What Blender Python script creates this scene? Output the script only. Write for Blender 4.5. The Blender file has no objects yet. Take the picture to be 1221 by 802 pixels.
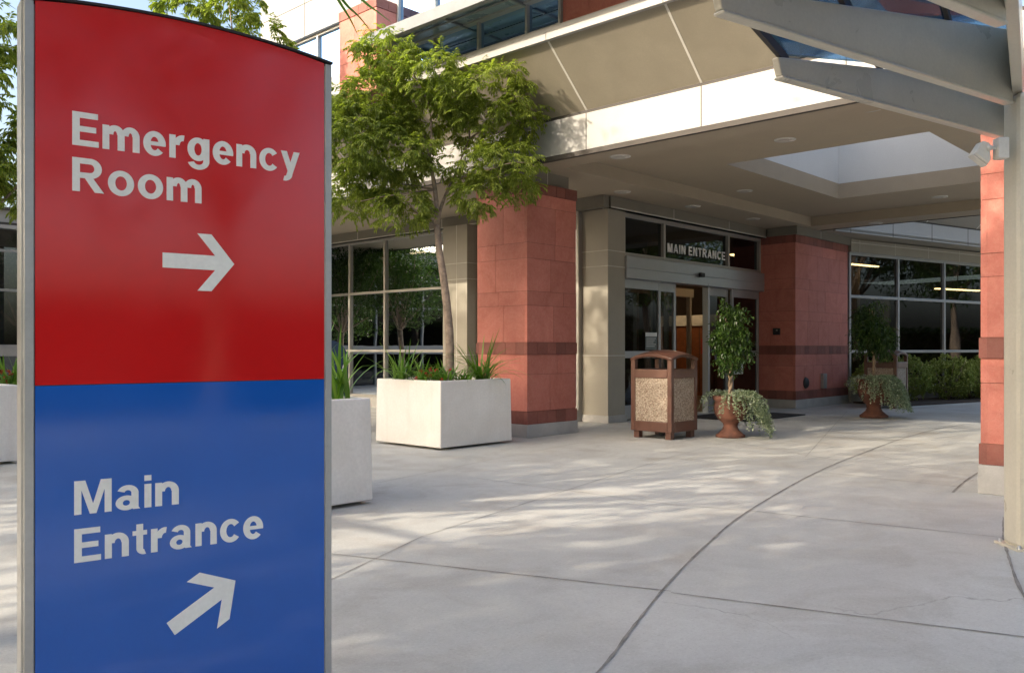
import bpy, bmesh, math, random
from mathutils import Vector, Matrix
R = math.radians
rnd = random.Random(7)
SC = bpy.context.scene
COL = SC.collection

# ------------------------------------------------------------------ camera frame
F, CX, HY, HC = 1035.0, 610.5, 415.0, 1.25          # photo calibration (1221 px wide)
FW = Vector((.7295, .684, 0)).normalized(); RT = Vector((FW.y, -FW.x, 0))
def rc(r, D, z=0.0):                                # camera right / depth -> world
    p = FW * D + RT * r
    return Vector((p.x, p.y, z))
def gp(x, y, z=0.0):                                # where a photo pixel meets the ground
    D = F * HC / (y - HY)
    return rc((x - CX) / F * D, D, z)
def at(x, y, D):
    return rc((x - CX) / F * D, D, HC + (HY - y) / F * D)

# ------------------------------------------------------------------ materials
def newmat(name):
    m = bpy.data.materials.new(name); m.use_nodes = True
    nt = m.node_tree; b = nt.nodes['Principled BSDF']
    return m, nt, b
def N(nt, t, **kw):
    n = nt.nodes.new(t)
    for k, v in kw.items():
        if k.startswith('i_'): n.inputs[k[2:].replace('_', ' ')].default_value = v
        else: setattr(n, k, v)
    return n
def mixc(nt, fac, a, b, mode='MIX'):
    n = nt.nodes.new('ShaderNodeMix'); n.data_type = 'RGBA'; n.blend_type = mode
    for sock, v in ((n.inputs[0], fac), (n.inputs[6], a), (n.inputs[7], b)):
        if hasattr(v, 'is_output'): nt.links.new(v, sock)
        elif isinstance(v, (int, float)): sock.default_value = v
        else: sock.default_value = (*v[:3], 1)
    return n.outputs[2]
def ramp(nt, src, p0, p1, c0=0.0, c1=1.0):
    n = nt.nodes.new('ShaderNodeMapRange'); nt.links.new(src, n.inputs[0])
    n.inputs[1].default_value = p0; n.inputs[2].default_value = p1
    n.inputs[3].default_value = c0; n.inputs[4].default_value = c1
    return n.outputs[0]
def noise(nt, vec, scale, detail=4, rough=.55, dist=0.0):
    n = N(nt, 'ShaderNodeTexNoise'); n.inputs['Scale'].default_value = scale
    n.inputs['Detail'].default_value = detail; n.inputs['Roughness'].default_value = rough
    n.inputs['Distortion'].default_value = dist
    nt.links.new(vec, n.inputs['Vector']); return n.outputs[0]
def bump(nt, b, h, strength=.2, dist=.01):
    n = N(nt, 'ShaderNodeBump'); n.inputs['Strength'].default_value = strength; n.inputs['Distance'].default_value = dist
    nt.links.new(h, n.inputs['Height']); nt.links.new(n.outputs[0], b.inputs['Normal'])
def surf(name, col, rough=.6, metal=0.0, var=.12, vscale=3.0, fine=60., bmp=.1, spec=.5, coat=0., col2=None, attr=None, coords='Object', drip=0, dripc=(.42, .34, .25)):
    m, nt, b = newmat(name)
    tc = N(nt, 'ShaderNodeTexCoord').outputs[coords]
    n1 = noise(nt, tc, vscale, 5, .6, .4); n2 = noise(nt, tc, fine, 3, .6)
    dark = [c * (1 - var * 1.6) for c in col]; lite = [min(1, c * (1 + var)) for c in col]
    c = mixc(nt, ramp(nt, n1, .3, .7), dark if col2 is None else col2, lite)
    c = mixc(nt, ramp(nt, n2, .3, .7, 0, .35), c, [x * .75 for x in col])
    if drip:
        mp = N(nt, 'ShaderNodeMapping'); mp.inputs['Scale'].default_value = (5, 5, .35); nt.links.new(tc, mp.inputs['Vector'])
        c = mixc(nt, ramp(nt, noise(nt, mp.outputs[0], 1.4, 5, .6, .3), .55, .75, 0, drip), c, dripc)
    if attr:
        a = N(nt, 'ShaderNodeAttribute', attribute_name=attr)
        c = mixc(nt, 1.0, c, a.outputs['Color'], 'MULTIPLY')
    nt.links.new(c, b.inputs['Base Color'])
    b.inputs['Roughness'].default_value = rough; b.inputs['Metallic'].default_value = metal
    b.inputs['Specular IOR Level'].default_value = spec
    b.inputs['Coat Weight'].default_value = coat; b.inputs['Coat Roughness'].default_value = .12
    r = ramp(nt, n1, .25, .75, max(0, rough - .08), min(1, rough + .08)); nt.links.new(r, b.inputs['Roughness'])
    if bmp: bump(nt, b, n2, bmp, .006)
    return m

def concrete_ground():
    m, nt, b = newmat('broom_finished_concrete')
    tc = N(nt, 'ShaderNodeTexCoord').outputs['Object']
    big = noise(nt, tc, .35, 5, .6, .8); mid = noise(nt, tc, 1.6, 6, .65, .6); sm = noise(nt, tc, 14, 5, .7); gr = noise(nt, tc, 190, 3, .7)
    c = mixc(nt, ramp(nt, big, .3, .7), (.41, .415, .385), (.525, .53, .495))
    c = mixc(nt, ramp(nt, mid, .48, .74, 0, .8), c, (.34, .315, .275))
    c = mixc(nt, ramp(nt, sm, .35, .75, 0, .35), c, (.36, .35, .33))
    st = noise(nt, tc, .55, 3, .5, 1.4)
    c = mixc(nt, ramp(nt, st, .60, .74, 0, .55), c, (.30, .255, .19))
    c = mixc(nt, ramp(nt, gr, .25, .42, .55, 0), c, (.20, .19, .18))
    c = mixc(nt, ramp(nt, gr, .60, .74, 0, .45), c, (.70, .69, .66))
    g2 = noise(nt, tc, 62, 4, .75); c = mixc(nt, ramp(nt, g2, .30, .46, .42, 0), c, (.24, .23, .21)); c = mixc(nt, ramp(nt, g2, .56, .70, 0, .35), c, (.66, .65, .61))
    crk = N(nt, 'ShaderNodeTexVoronoi', feature='DISTANCE_TO_EDGE'); crk.inputs['Scale'].default_value = .22
    wv = N(nt, 'ShaderNodeVectorMath', operation='MULTIPLY_ADD'); wn = N(nt, 'ShaderNodeTexNoise'); wn.inputs['Scale'].default_value = 2.2; wn.inputs['Detail'].default_value = 5; nt.links.new(tc, wn.inputs['Vector'])
    nt.links.new(wn.outputs['Color'], wv.inputs[0]); wv.inputs[1].default_value = (.5, .5, .5); nt.links.new(tc, wv.inputs[2]); nt.links.new(wv.outputs[0], crk.inputs['Vector'])
    cm = N(nt, 'ShaderNodeMath', operation='MULTIPLY'); nt.links.new(ramp(nt, crk.outputs[0], .0005, .0016, .5, 0), cm.inputs[0]); nt.links.new(ramp(nt, big, .5, .56), cm.inputs[1])
    c = mixc(nt, cm.outputs[0], c, (.17, .16, .14))
    v = N(nt, 'ShaderNodeTexVoronoi'); v.inputs['Scale'].default_value = 1.9; nt.links.new(tc, v.inputs['Vector'])
    c = mixc(nt, ramp(nt, v.outputs['Distance'], .012, .022, .75, 0), c, (.08, .075, .07))
    nt.links.new(c, b.inputs['Base Color'])
    nt.links.new(ramp(nt, mid, .3, .7, .62, .85), b.inputs['Roughness'])
    bump(nt, b, gr, .35, .004)
    return m

def red_stone():
    m, nt, b = newmat('red_sandstone_blocks')
    tc = N(nt, 'ShaderNodeTexCoord').outputs['Object']
    n1 = noise(nt, tc, 2.2, 6, .65, 1.2); n2 = noise(nt, tc, 26, 5, .7); n3 = noise(nt, tc, 120, 3, .6)
    at_ = N(nt, 'ShaderNodeAttribute', attribute_name='shade').outputs['Color']
    c = mixc(nt, ramp(nt, n1, .3, .7), (.42, .125, .088), (.54, .19, .142))
    c = mixc(nt, ramp(nt, n2, .45, .75, 0, .5), c, (.56, .25, .18))
    c = mixc(nt, ramp(nt, n3, .3, .45, .35, 0), c, (.22, .07, .045))
    c = mixc(nt, 1.0, c, at_, 'MULTIPLY')
    nt.links.new(c, b.inputs['Base Color']); b.inputs['Roughness'].default_value = .72
    bump(nt, b, n2, .25, .006)
    return m

def leafmat(name, c1, c2, trans=.35, rough=.45):
    m, nt, b = newmat(name)
    g = N(nt, 'ShaderNodeNewGeometry').outputs['Random Per Island']
    c = mixc(nt, g, c1, c2)
    nt.links.new(c, b.inputs['Base Color']); b.inputs['Roughness'].default_value = rough
    b.inputs['Specular IOR Level'].default_value = .45
    tr = N(nt, 'ShaderNodeBsdfTranslucent'); cc = mixc(nt, 1.0, c, (1.5, 1.7, .55), 'MULTIPLY'); nt.links.new(cc, tr.inputs['Color'])
    mx = N(nt, 'ShaderNodeMixShader'); mx.inputs[0].default_value = trans
    out = nt.nodes['Material Output']
    nt.links.new(b.outputs[0], mx.inputs[1]); nt.links.new(tr.outputs[0], mx.inputs[2]); nt.links.new(mx.outputs[0], out.inputs[0])
    return m

def glassmat(name, tint, boost=1.0, ior=1.5, base=.05, rcol=(1, 1, 1)):
    m = bpy.data.materials.new(name); m.use_nodes = True; nt = m.node_tree
    nt.nodes.clear(); out = N(nt, 'ShaderNodeOutputMaterial')
    t = N(nt, 'ShaderNodeBsdfTransparent'); t.inputs[0].default_value = (*tint, 1)
    g = N(nt, 'ShaderNodeBsdfGlossy'); g.inputs['Roughness'].default_value = .01; g.inputs[0].default_value = (*rcol, 1)
    tc = N(nt, 'ShaderNodeTexCoord').outputs['Object']
    nz = noise(nt, tc, .9, 2, .4)
    bp = N(nt, 'ShaderNodeBump'); bp.inputs['Strength'].default_value = .12; bp.inputs['Distance'].default_value = .02
    nt.links.new(nz, bp.inputs['Height']); nt.links.new(bp.outputs[0], g.inputs['Normal'])
    lw = N(nt, 'ShaderNodeFresnel'); lw.inputs['IOR'].default_value = ior
    f = ramp(nt, lw.outputs[0], 0, 1, base, min(1, boost + base))
    mx = N(nt, 'ShaderNodeMixShader'); nt.links.new(f, mx.inputs[0])
    nt.links.new(t.outputs[0], mx.inputs[1]); nt.links.new(g.outputs[0], mx.inputs[2]); nt.links.new(mx.outputs[0], out.inputs[0])
    return m
def emit(name, col, s):
    m = bpy.data.materials.new(name); m.use_nodes = True; nt = m.node_tree; nt.nodes.clear()
    e = N(nt, 'ShaderNodeEmission'); e.inputs[0].default_value = (*col, 1); e.inputs[1].default_value = s
    nt.links.new(e.outputs[0], N(nt, 'ShaderNodeOutputMaterial').inputs[0]); return m
def signpaint(name, col):
    m, nt, b = newmat(name)
    tc = N(nt, 'ShaderNodeTexCoord').outputs['Object']
    n1 = noise(nt, tc, 3.0, 4, .6, .5); n2 = noise(nt, tc, 320, 2, .5)
    nt.links.new(mixc(nt, ramp(nt, n1, .3, .7), [c * .93 for c in col], col), b.inputs['Base Color'])
    b.inputs['Roughness'].default_value = .6; b.inputs['Specular IOR Level'].default_value = .1
    b.inputs['Coat Weight'].default_value = 1.0; b.inputs['Coat IOR'].default_value = 1.62
    nt.links.new(ramp(nt, n1, .3, .7, .07, .13), b.inputs['Coat Roughness'])
    bump(nt, b, n2, .06, .001)
    return m
def aggregate():
    m, nt, b = newmat('exposed_pebble_aggregate')
    tc = N(nt, 'ShaderNodeTexCoord').outputs['Object']
    v = N(nt, 'ShaderNodeTexVoronoi'); v.inputs['Scale'].default_value = 62; nt.links.new(tc, v.inputs['Vector'])
    sp = N(nt, 'ShaderNodeSeparateColor'); nt.links.new(v.outputs['Color'], sp.inputs[0])
    c = mixc(nt, sp.outputs[0], (.24, .18, .13), (.56, .47, .37))
    c = mixc(nt, ramp(nt, sp.outputs[1], .72, .8), c, (.20, .12, .08))
    c = mixc(nt, ramp(nt, v.outputs['Distance'], .35, .6, 0, .7), c, (.30, .25, .19))
    nt.links.new(c, b.inputs['Base Color']); b.inputs['Roughness'].default_value = .75
    bump(nt, b, v.outputs['Distance'], -.8, .006)
    return m

M = dict(
    ground=concrete_ground(), asphalt=surf('asphalt', (.05, .05, .05), .9, fine=120),
    joint=surf('joint_filler', (.25, .235, .21), .95, var=.35, vscale=6, fine=25), joint_soft=surf('shallow_joint', (.34, .33, .30), .95, fine=30, var=.3),
    stone=red_stone(),
    white=surf('painted_white_fascia', (.35, .345, .33), .45, var=.03, bmp=.02),
    cream=surf('cream_stucco', (.27, .28, .29), .8, var=.05, vscale=1.2, bmp=.12),
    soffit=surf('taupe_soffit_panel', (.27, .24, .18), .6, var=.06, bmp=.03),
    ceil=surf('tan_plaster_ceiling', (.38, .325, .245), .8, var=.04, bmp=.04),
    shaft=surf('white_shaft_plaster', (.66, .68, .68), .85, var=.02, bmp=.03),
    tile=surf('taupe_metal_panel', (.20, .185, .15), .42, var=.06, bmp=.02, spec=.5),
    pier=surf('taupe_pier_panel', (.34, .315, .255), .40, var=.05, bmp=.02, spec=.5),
    seam=surf('pale_panel_seam', (.62, .60, .54), .5, var=.03),
    frame=surf('grey_aluminium_frame', (.40, .385, .35), .38, metal=.35, var=.05, bmp=.0),
    frame2=surf('silver_blue_frame', (.42, .43, .44), .35, metal=.55, var=.05, bmp=.0),
    darkgap=surf('dark_shadow_gap_trim', (.05, .042, .035), .7),
    steel=surf('taupe_painted_steel', (.57, .53, .43), .32, metal=.0, var=.05, bmp=.02, spec=.6, coat=.3),
    basec=surf('pale_concrete_base', (.42, .41, .385), .8, var=.12, bmp=.2),
    planter=surf('white_painted_concrete', (.82, .795, .745), .62, var=.05, vscale=1.7, fine=40, bmp=.12, col2=(.74, .70, .63), drip=.16),
    soil=surf('dark_soil', (.05, .035, .025), .95, bmp=.6),
    red=signpaint('glossy_red_panel', (.64, .007, .009)), blue=signpaint('glossy_blue_panel', (.004, .11, .52)),
    letter=surf('white_vinyl_letters', (.90, .90, .87), .45, var=.03, bmp=0),
    alu=surf('brushed_grey_aluminium', (.50, .50, .49), .36, metal=.6, var=.05, bmp=.03),
    black=surf('black_rubber', (.02, .02, .02), .6),
    brown=surf('brown_painted_metal', (.125, .058, .040), .36, var=.12, vscale=7, bmp=.03, coat=.2),
    agg=aggregate(),
    terra=surf('weathered_terracotta', (.17, .068, .042), .85, var=.25, vscale=9, bmp=.3, col2=(.09, .042, .03)),
    bark=surf('grey_brown_bark', (.30, .23, .175), .9, var=.3, vscale=14, fine=45, bmp=.8),
    bark2=surf('pale_twisted_bark', (.34, .25, .17), .85, var=.25, vscale=20, bmp=.5),
    leafA=leafmat('bright_tree_leaves', (.13, .175, .030), (.29, .33, .075), .47),
    leafB=leafmat('dark_ficus_leaves', (.022, .055, .010), (.055, .10, .018), .22, .3),
    leafI=leafmat('variegated_ivy_leaves', (.15, .21, .12), (.48, .53, .42), .2),
    leafS=leafmat('shrub_leaves', (.15, .19, .045), (.34, .38, .14), .3),
    leafP=leafmat('strap_leaves', (.055, .15, .014), (.16, .27, .05), .35, .35),
    leafD=leafmat('shade_tree_leaves', (.025, .06, .012), (.06, .11, .02), .25),
    petal=leafmat('dark_red_petals', (.30, .02, .02), (.42, .07, .04), .3),
    glass=glassmat('tinted_window_glass', (.13, .145, .15), .85, 1.5, .02, (.72, .78, .85)),
    glassup=glassmat('blue_window_glass', (.05, .08, .12), .9, 1.7, .28, (.42, .66, 1.0)),
    glasscan=glassmat('blue_canopy_glass', (.36, .54, .74), .5, 1.5, .04, (.6, .8, 1)),
    shadebeam=surf('grey_shade_beam', (.19, .20, .21), .4), fglass=surf('frosted_shade_glass', (.22, .28, .33), .3, var=.04),
    mail=surf('navy_blue_enamel', (.010, .030, .075), .4, coat=.3, var=.05),
    fixture=surf('offwhite_fixture', (.72, .69, .62), .5, var=.03, bmp=0),
    lens=surf('downlight_lens', (.62, .60, .55), .25, var=.02, bmp=0),
    intw=surf('interior_wall', (.20, .165, .14), .8), intf=surf('interior_floor', (.14, .10, .07), .4),
    wood=surf('orange_wood_veneer', (.22, .075, .028), .35, var=.2, vscale=5), desk_top=surf('pale_counter_top', (.60, .58, .52), .3),
    warm=emit('warm_lamp', (1, .62, .25), 7.0), warm2=emit('added_lobby_lamp', (1, .72, .42), 8.0), paper=surf('notice_paper', (.70, .72, .70), .7, var=.02, bmp=0),
    papergrey=surf('notice_print', (.14, .17, .16), .7, var=.1, fine=200, bmp=0),
    mat=surf('black_door_mat', (.012, .012, .012), .95, bmp=.5), grass=surf('lawn', (.05, .10, .02), .95, bmp=.6),
    curtain=surf('pale_blind', (.35, .40, .44), .8), lampsh=surf('dark_lamp_shade', (.05, .035, .03), .8),
)

# ------------------------------------------------------------------ mesh builder
class MB:
    def __init__(s): s.v = []; s.f = []; s.sh = []; s.mi = []; s.m = 0; s.shade = 1.0; s.smooth = False; s.sm = []
    def add(s, verts, faces, smooth=None):
        o = len(s.v); s.v += [tuple(v) for v in verts]
        for f in faces:
            s.f.append([i + o for i in f]); s.sh.append(s.shade); s.mi.append(s.m); s.sm.append(s.smooth if smooth is None else smooth)
        return s
    def box(s, x0, x1, y0, y1, z0, z1):
        return s.obox(Vector((x0, y0, z0)), Vector((x1 - x0, 0, 0)), Vector((0, y1 - y0, 0)), Vector((0, 0, z1 - z0)))
    def obox(s, o, a, b, c):
        if a.cross(b).dot(c) < 0: a, b = b, a
        v = [o, o + a, o + a + b, o + b, o + c, o + a + c, o + a + b + c, o + b + c]
        return s.add(v, [(0, 3, 2, 1), (4, 5, 6, 7), (0, 1, 5, 4), (1, 2, 6, 5), (2, 3, 7, 6), (3, 0, 4, 7)], False)
    def prism(s, poly, d):                      # poly: 3D points (planar), d: extrusion vector
        n = len(poly); poly = [Vector(p) for p in poly]
        nn = Vector((0, 0, 0))
        for i in range(n): nn += poly[i].cross(poly[(i + 1) % n])
        if nn.dot(d) > 0: poly = poly[::-1]
        v = poly + [p + d for p in poly]
        return s.add(v, [tuple(range(n)), tuple(range(2 * n - 1, n - 1, -1))] + [((i + 1) % n, i, i + n, (i + 1) % n + n) for i in range(n)], False)
    def tube(s, pts, rad, n=8, cap=True):
        pts = [Vector(p) for p in pts]
        if not isinstance(rad, (list, tuple)): rad = [rad] * len(pts)
        V = []; up = None
        for i, p in enumerate(pts):
            d = (pts[min(i + 1, len(pts) - 1)] - pts[max(i - 1, 0)]).normalized()
            if up is None: up = Vector((1, 0, 0)) if abs(d.x) < .8 else Vector((0, 1, 0))
            u = (up - d * up.dot(d)).normalized(); w = d.cross(u); up = u
            for k in range(n):
                a = 2 * math.pi * k / n; V.append(p + (u * math.cos(a) + w * math.sin(a)) * rad[i])
        fs = [(i * n + k, i * n + (k + 1) % n, (i + 1) * n + (k + 1) % n, (i + 1) * n + k) for i in range(len(pts) - 1) for k in range(n)]
        if cap: fs += [tuple(range(n - 1, -1, -1)), tuple((len(pts) - 1) * n + k for k in range(n))]
        return s.add(V, fs, True)
    def lathe(s, prof, c, n=24):
        V = []; c = Vector(c)
        for r_, z in prof:
            for k in range(n):
                a = 2 * math.pi * k / n; V.append(c + Vector((r_ * math.cos(a), r_ * math.sin(a), z)))
        fs = [(i * n + k, i * n + (k + 1) % n, (i + 1) * n + (k + 1) % n, (i + 1) * n + k) for i in range(len(prof) - 1) for k in range(n)]
        return s.add(V, fs, True)
    def leaf(s, p, d, up, L, w, fold=.25):
        d = d.normalized(); sd = d.cross(up)
        if sd.length < 1e-3: sd = Vector((1, 0, 0))
        sd.normalize(); n = sd.cross(d)
        m = p + d * L * .45
        return s.add([p, m + sd * w * .5 + n * w * fold, p + d * L - n * L * .12, m - sd * w * .5 + n * w * fold], [(0, 1, 2), (0, 2, 3)], False)
    def build(s, name, mats, parent=None, bevel=0, loc=None):
        me = bpy.data.meshes.new(name)
        loc = Vector(loc) if loc is not None else Vector((0, 0, 0))
        me.from_pydata([tuple(Vector(v) - loc) for v in s.v] if loc.length else s.v, [], s.f)
        if not isinstance(mats, (list, tuple)): mats = [mats]
        for m in mats: me.materials.append(M[m] if isinstance(m, str) else m)
        me.polygons.foreach_set('material_index', s.mi); me.polygons.foreach_set('use_smooth', s.sm)
        if any(x != 1.0 for x in s.sh) or 'stone' in mats:
            ca = me.color_attributes.new('shade', 'FLOAT_COLOR', 'CORNER')
            buf = []
            for p, sh in zip(me.polygons, s.sh):
                for _ in range(p.loop_total): buf += [sh, sh, sh, 1.0]
            ca.data.foreach_set('color', buf)
        me.update()
        o = bpy.data.objects.new(name, me); COL.objects.link(o); o.location = loc
        if parent is not None:
            o.parent = parent
            # children given in world coordinates: undo parent's location
            o.location = loc - world_loc(parent)
        if bevel:
            b = o.modifiers.new('bevel', 'BEVEL'); b.width = bevel; b.segments = 2; b.limit_method = 'ANGLE'; b.angle_limit = R(40)
        return o
def world_loc(o):
    l = Vector((0, 0, 0))
    while o is not None: l += Vector(o.location); o = o.parent
    return l
def tag(o, label=None, cat=None, group=None, kind=None):
    if label: o['label'] = label
    if cat: o['category'] = cat
    if group: o['group'] = group
    if kind: o['kind'] = kind
    return o
def thing(name, loc, label, cat, group=None):
    e = bpy.data.objects.new(name, None); COL.objects.link(e); e.location = loc; e.empty_display_size = .2
    return tag(e, label, cat, group)
def struct(o): o['kind'] = 'structure'; return o

# ------------------------------------------------------------------ world and sun
SUN_DIR = Vector((.955, -.295, 0)).normalized()      # horizontal travel of the light
ELEV = 27.0
w = bpy.data.worlds.new('World'); SC.world = w; w.use_nodes = True
nt = w.node_tree; bg = nt.nodes['Background']
sky = nt.nodes.new('ShaderNodeTexSky'); sky.sky_type = 'NISHITA'; sky.sun_disc = False
sky.sun_elevation = R(ELEV); sky.sun_rotation = math.atan2(-SUN_DIR.x, -SUN_DIR.y)
sky.air_density = 1.0; sky.dust_density = 7.0; sky.ozone_density = 1.0
nt.links.new(sky.outputs[0], bg.inputs[0]); bg.inputs[1].default_value = .15
sl = bpy.data.lights.new('sun', 'SUN'); sl.energy = 2.0; sl.angle = R(.53); sl.color = (1, .87, .70)
so = bpy.data.objects.new('sun', sl); COL.objects.link(so)
dv = Vector((SUN_DIR.x * math.cos(R(ELEV)), SUN_DIR.y * math.cos(R(ELEV)), -math.sin(R(ELEV))))
so.rotation_euler = dv.to_track_quat('-Z', 'Y').to_euler(); so.location = (-10, 3, 12)

# ------------------------------------------------------------------ camera
cd = bpy.data.cameras.new('camera'); cam = bpy.data.objects.new('camera', cd); COL.objects.link(cam)
cam.location = (0, 0, HC); cam.rotation_euler = (R(90), 0, -math.atan2(FW.x, FW.y))
cd.sensor_width = 36; cd.lens = F / 1221 * 36; cd.shift_y = (HY - 401) / 1221; cd.clip_end = 2000; cd.clip_start = .05
SC.camera = cam
SC.view_settings.view_transform = 'Standard'; SC.view_settings.look = 'None'
SC.view_settings.exposure = 1.75; SC.view_settings.gamma = 1

# ------------------------------------------------------------------ ground
b = MB(); b.add([(-400, -400, -.03), (400, -400, -.03), (400, 400, -.03), (-400, 400, -.03)], [(0, 1, 2, 3)])
struct(b.build('ground', 'asphalt'))
b = MB(); b.add([(-9, -11, 0), (34, -11, 0), (34, 30, 0), (-9, 30, 0)], [(0, 1, 2, 3)])
struct(b.build('pavement', 'ground'))
def strip(b, pts, wd, z):
    pts = [Vector((p[0], p[1], 0)) for p in pts]; dense = []
    for p, q_ in zip(pts, pts[1:]):
        k = max(1, int((q_ - p).length / .09)); dense += [p.lerp(q_, i / k) for i in range(k)]
    pts = dense + [pts[-1]]
    V = []
    for i, p in enumerate(pts):
        d = (pts[min(i + 1, len(pts) - 1)] - pts[max(i - 1, 0)]).normalized(); n = Vector((-d.y, d.x, 0))
        ww = wd * rnd.uniform(.55, 1.15); V += [(p + n * ww / 2 + Vector((0, 0, z)))[:], (p - n * ww / 2 + Vector((0, 0, z)))[:]]
    b.add(V, [(2 * i, 2 * i + 1, 2 * i + 3, 2 * i + 2) for i in range(len(pts) - 1)])
def smooth_line(pts, n=10):
    out = []
    P = [pts[0]] + pts + [pts[-1]]
    for i in range(1, len(P) - 2):
        for k in range(n):
            t = k / n; a, b_, c, d = P[i - 1], P[i], P[i + 1], P[i + 2]
            out.append(.5 * ((2 * b_) + (c - a) * t + (2 * a - 5 * b_ + 4 * c - d) * t * t + (-a + 3 * b_ - 3 * c + d) * t * t * t))
    out.append(P[-2]); return out
b = MB()
arc = smooth_line([gp(*p) for p in [(600, 905), (713, 801), (757, 744.8), (800, 692), (844, 648), (894, 608), (975.6, 562), (1037, 537), (1075, 523), (1118, 511), (1150, 506)]])
strip(b, arc, .015, .004)
arc2 = smooth_line([gp(*p) for p in [(1290, 800), (1222, 712), (1203, 665), (1197, 640), (1197, 617)]]); strip(b, arc2, .02, .004)
arc3 = smooth_line([gp(*p) for p in [(1136, 587), (1150, 574), (1172, 560)]]); strip(b, arc3, .02, .004)
for p, q in [((393, 660), (800, 705)), ((800, 706.8), (1330, 773)), ((894.4, 609), (1197, 641)), ((975.6, 562.5), (1150, 581)), ((100, 628), (393, 660))]:
    strip(b, [gp(*p), gp(*q)], .011, .004)
struct(b.build('pavement_joint', 'joint'))
b = MB()
for p, q in [((350, 712), (504, 639)), ((504, 639), (798, 545)), ((798, 545), (880, 524)), ((568, 569.7), (798, 601)), ((798, 601), (894, 609)), ((800, 545), (1010, 548)), ((878, 528), (1000, 549)),
             ((1002, 549), (1166, 562)), ((443, 577), (600, 545)), ((600, 545), (690, 528)), ((690, 528), (800, 540)), ((940, 500), (1165, 512)), ((1010, 490), (960, 545)), ((885, 515), (940, 500))]:
    strip(b, [gp(*p), gp(*q)], .009, .003)
struct(b.build('shallow_pavement_joint', 'joint_soft'))
b = MB(); b.add([(-60, -60, -.012), (-9.3, -60, -.012), (-9.3, 60, -.012), (-60, 60, -.012)], [(0, 1, 2, 3)])
struct(b.build('lawn', 'grass'))

# ------------------------------------------------------------------ hospital building
ZC = 3.78
H = thing('hospital_building', (8.9, 8, 0), 'low hospital block with red stone pillars, white fascia, tan entrance ceiling and dark windows', 'hospital')
def P(b, name, mats, par=None, **k): return b.build(name, mats, par if par is not None else H, **k)

def stone_face_blocks(b, x0, x1, y0, y1, courses, widths=(.42, .62), j=.005):
    """real stone blocks wrapped round a rectangular core"""
    for (z0, z1, kind) in courses:
        for side in range(4):
            L = (x1 - x0) if side in (0, 2) else (y1 - y0)
            t = 0.0; first = True
            while t < L - 1e-4:
                if kind == 'band': ww = .205
                else: ww = rnd.uniform(*widths) if z1 - z0 > .3 else rnd.uniform(.5, .8)
                if L - t - ww < .16: ww = L - t
                b.shade = rnd.uniform(.88, 1.07) if kind != 'band' else rnd.uniform(.36, .56)
                a0, a1 = t + (j if t > 0 else 0), min(L, t + ww)
                d = .05
                pr = {'n': 0.0, 'band': .012}[kind] 
                if side == 0: b.box(x0 + a0 - (pr if t == 0 else 0), x0 + a1 + (pr if a1 >= L else 0), y0 - pr, y0 + d, z0 + j, z1)
                if side == 2: b.box(x0 + a0 - (pr if t == 0 else 0), x0 + a1 + (pr if a1 >= L else 0), y1 - d, y1 + pr, z0 + j, z1)
                lo, hi = (d + .0005 if t == 0 else 0), (d + .0005 if a1 >= L else 0)
                if side == 1: b.box(x1 - d, x1 + pr, y0 + a0 + lo, y0 + a1 - hi, z0 + j, z1)
                if side == 3: b.box(x0 - pr, x0 + d, y0 + a0 + lo, y0 + a1 - hi, z0 + j, z1)
                t += ww
    b.shade = .36
    b.box(x0 + .006, x1 - .006, y0 + .006, y1 - .006, courses[0][0], courses[-1][1] - .006)
    b.shade = 1.0
def courses(z0, z1):
    out = []; z = z0; k = 0
    while z < z1 - .01:
        h = (.52, .20, .46, .22)[k % 4]; k += 1
        if z1 - z - h < .12: h = z1 - z
        out.append((z, z + h, 'n')); z += h
    return out
def stone_pillar(x0, x1, y0, y1, zb, zt, bands, base=True, cap=True, zl=None):
    zs = sorted(bands); segs = []; z = zb
    bm = MB(); first = None
    cs = []
    for (a, c) in zs:
        if a > z: cs += courses(z, a)
        z = c
    if z < zt: cs += courses(z, zt)
    stone_face_blocks(bm, x0, x1, y0, y1, cs)
    p = P(bm, 'stone_pillar', 'stone')
    for (a, c) in zs:
        q = MB(); stone_face_blocks(q, x0, x1, y0, y1, [(a, c, 'band')]); q.build('dark_stone_band', 'stone', p)
    if base:
        q = MB(); q.box(x0 - .02, x1 + .02, y0 - .02, y1 + .02, 0, zb); q.build('concrete_base', 'basec', p, bevel=.008)
    if cap:
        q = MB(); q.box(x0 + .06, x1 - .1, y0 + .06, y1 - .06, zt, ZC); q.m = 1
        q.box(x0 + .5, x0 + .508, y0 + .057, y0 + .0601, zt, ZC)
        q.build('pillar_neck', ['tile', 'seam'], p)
    return p
BANDS = [(.18, .36), (1.16, 1.33), (3.43, 3.585)]
stone_pillar(8.98, 10.06, 8.13, 9.12, .18, 3.585, BANDS)
stone_pillar(8.22, 9.3, 1.1, 2.17, .25, 3.585, [(.25, .43), (1.16, 1.34), (3.43, 3.585)])
stone_pillar(17.1, 19.78, 8.0, 9.4, .18, 3.6, [(.18, .36), (1.12, 1.30), (3.44, 3.6)])
stone_pillar(7.78, 8.9, 9.97, 10.86, 4.98, 6.3, [(6.16, 6.3)], base=False, cap=False)
# upper red stone wall right of the windows
b = MB(); stone_face_blocks(b, 8.2, 8.5, 3.0, 6.83, courses(5.22, 8.9), (.5, .8)); P(b, 'upper_stone_wall', 'stone')

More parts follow.
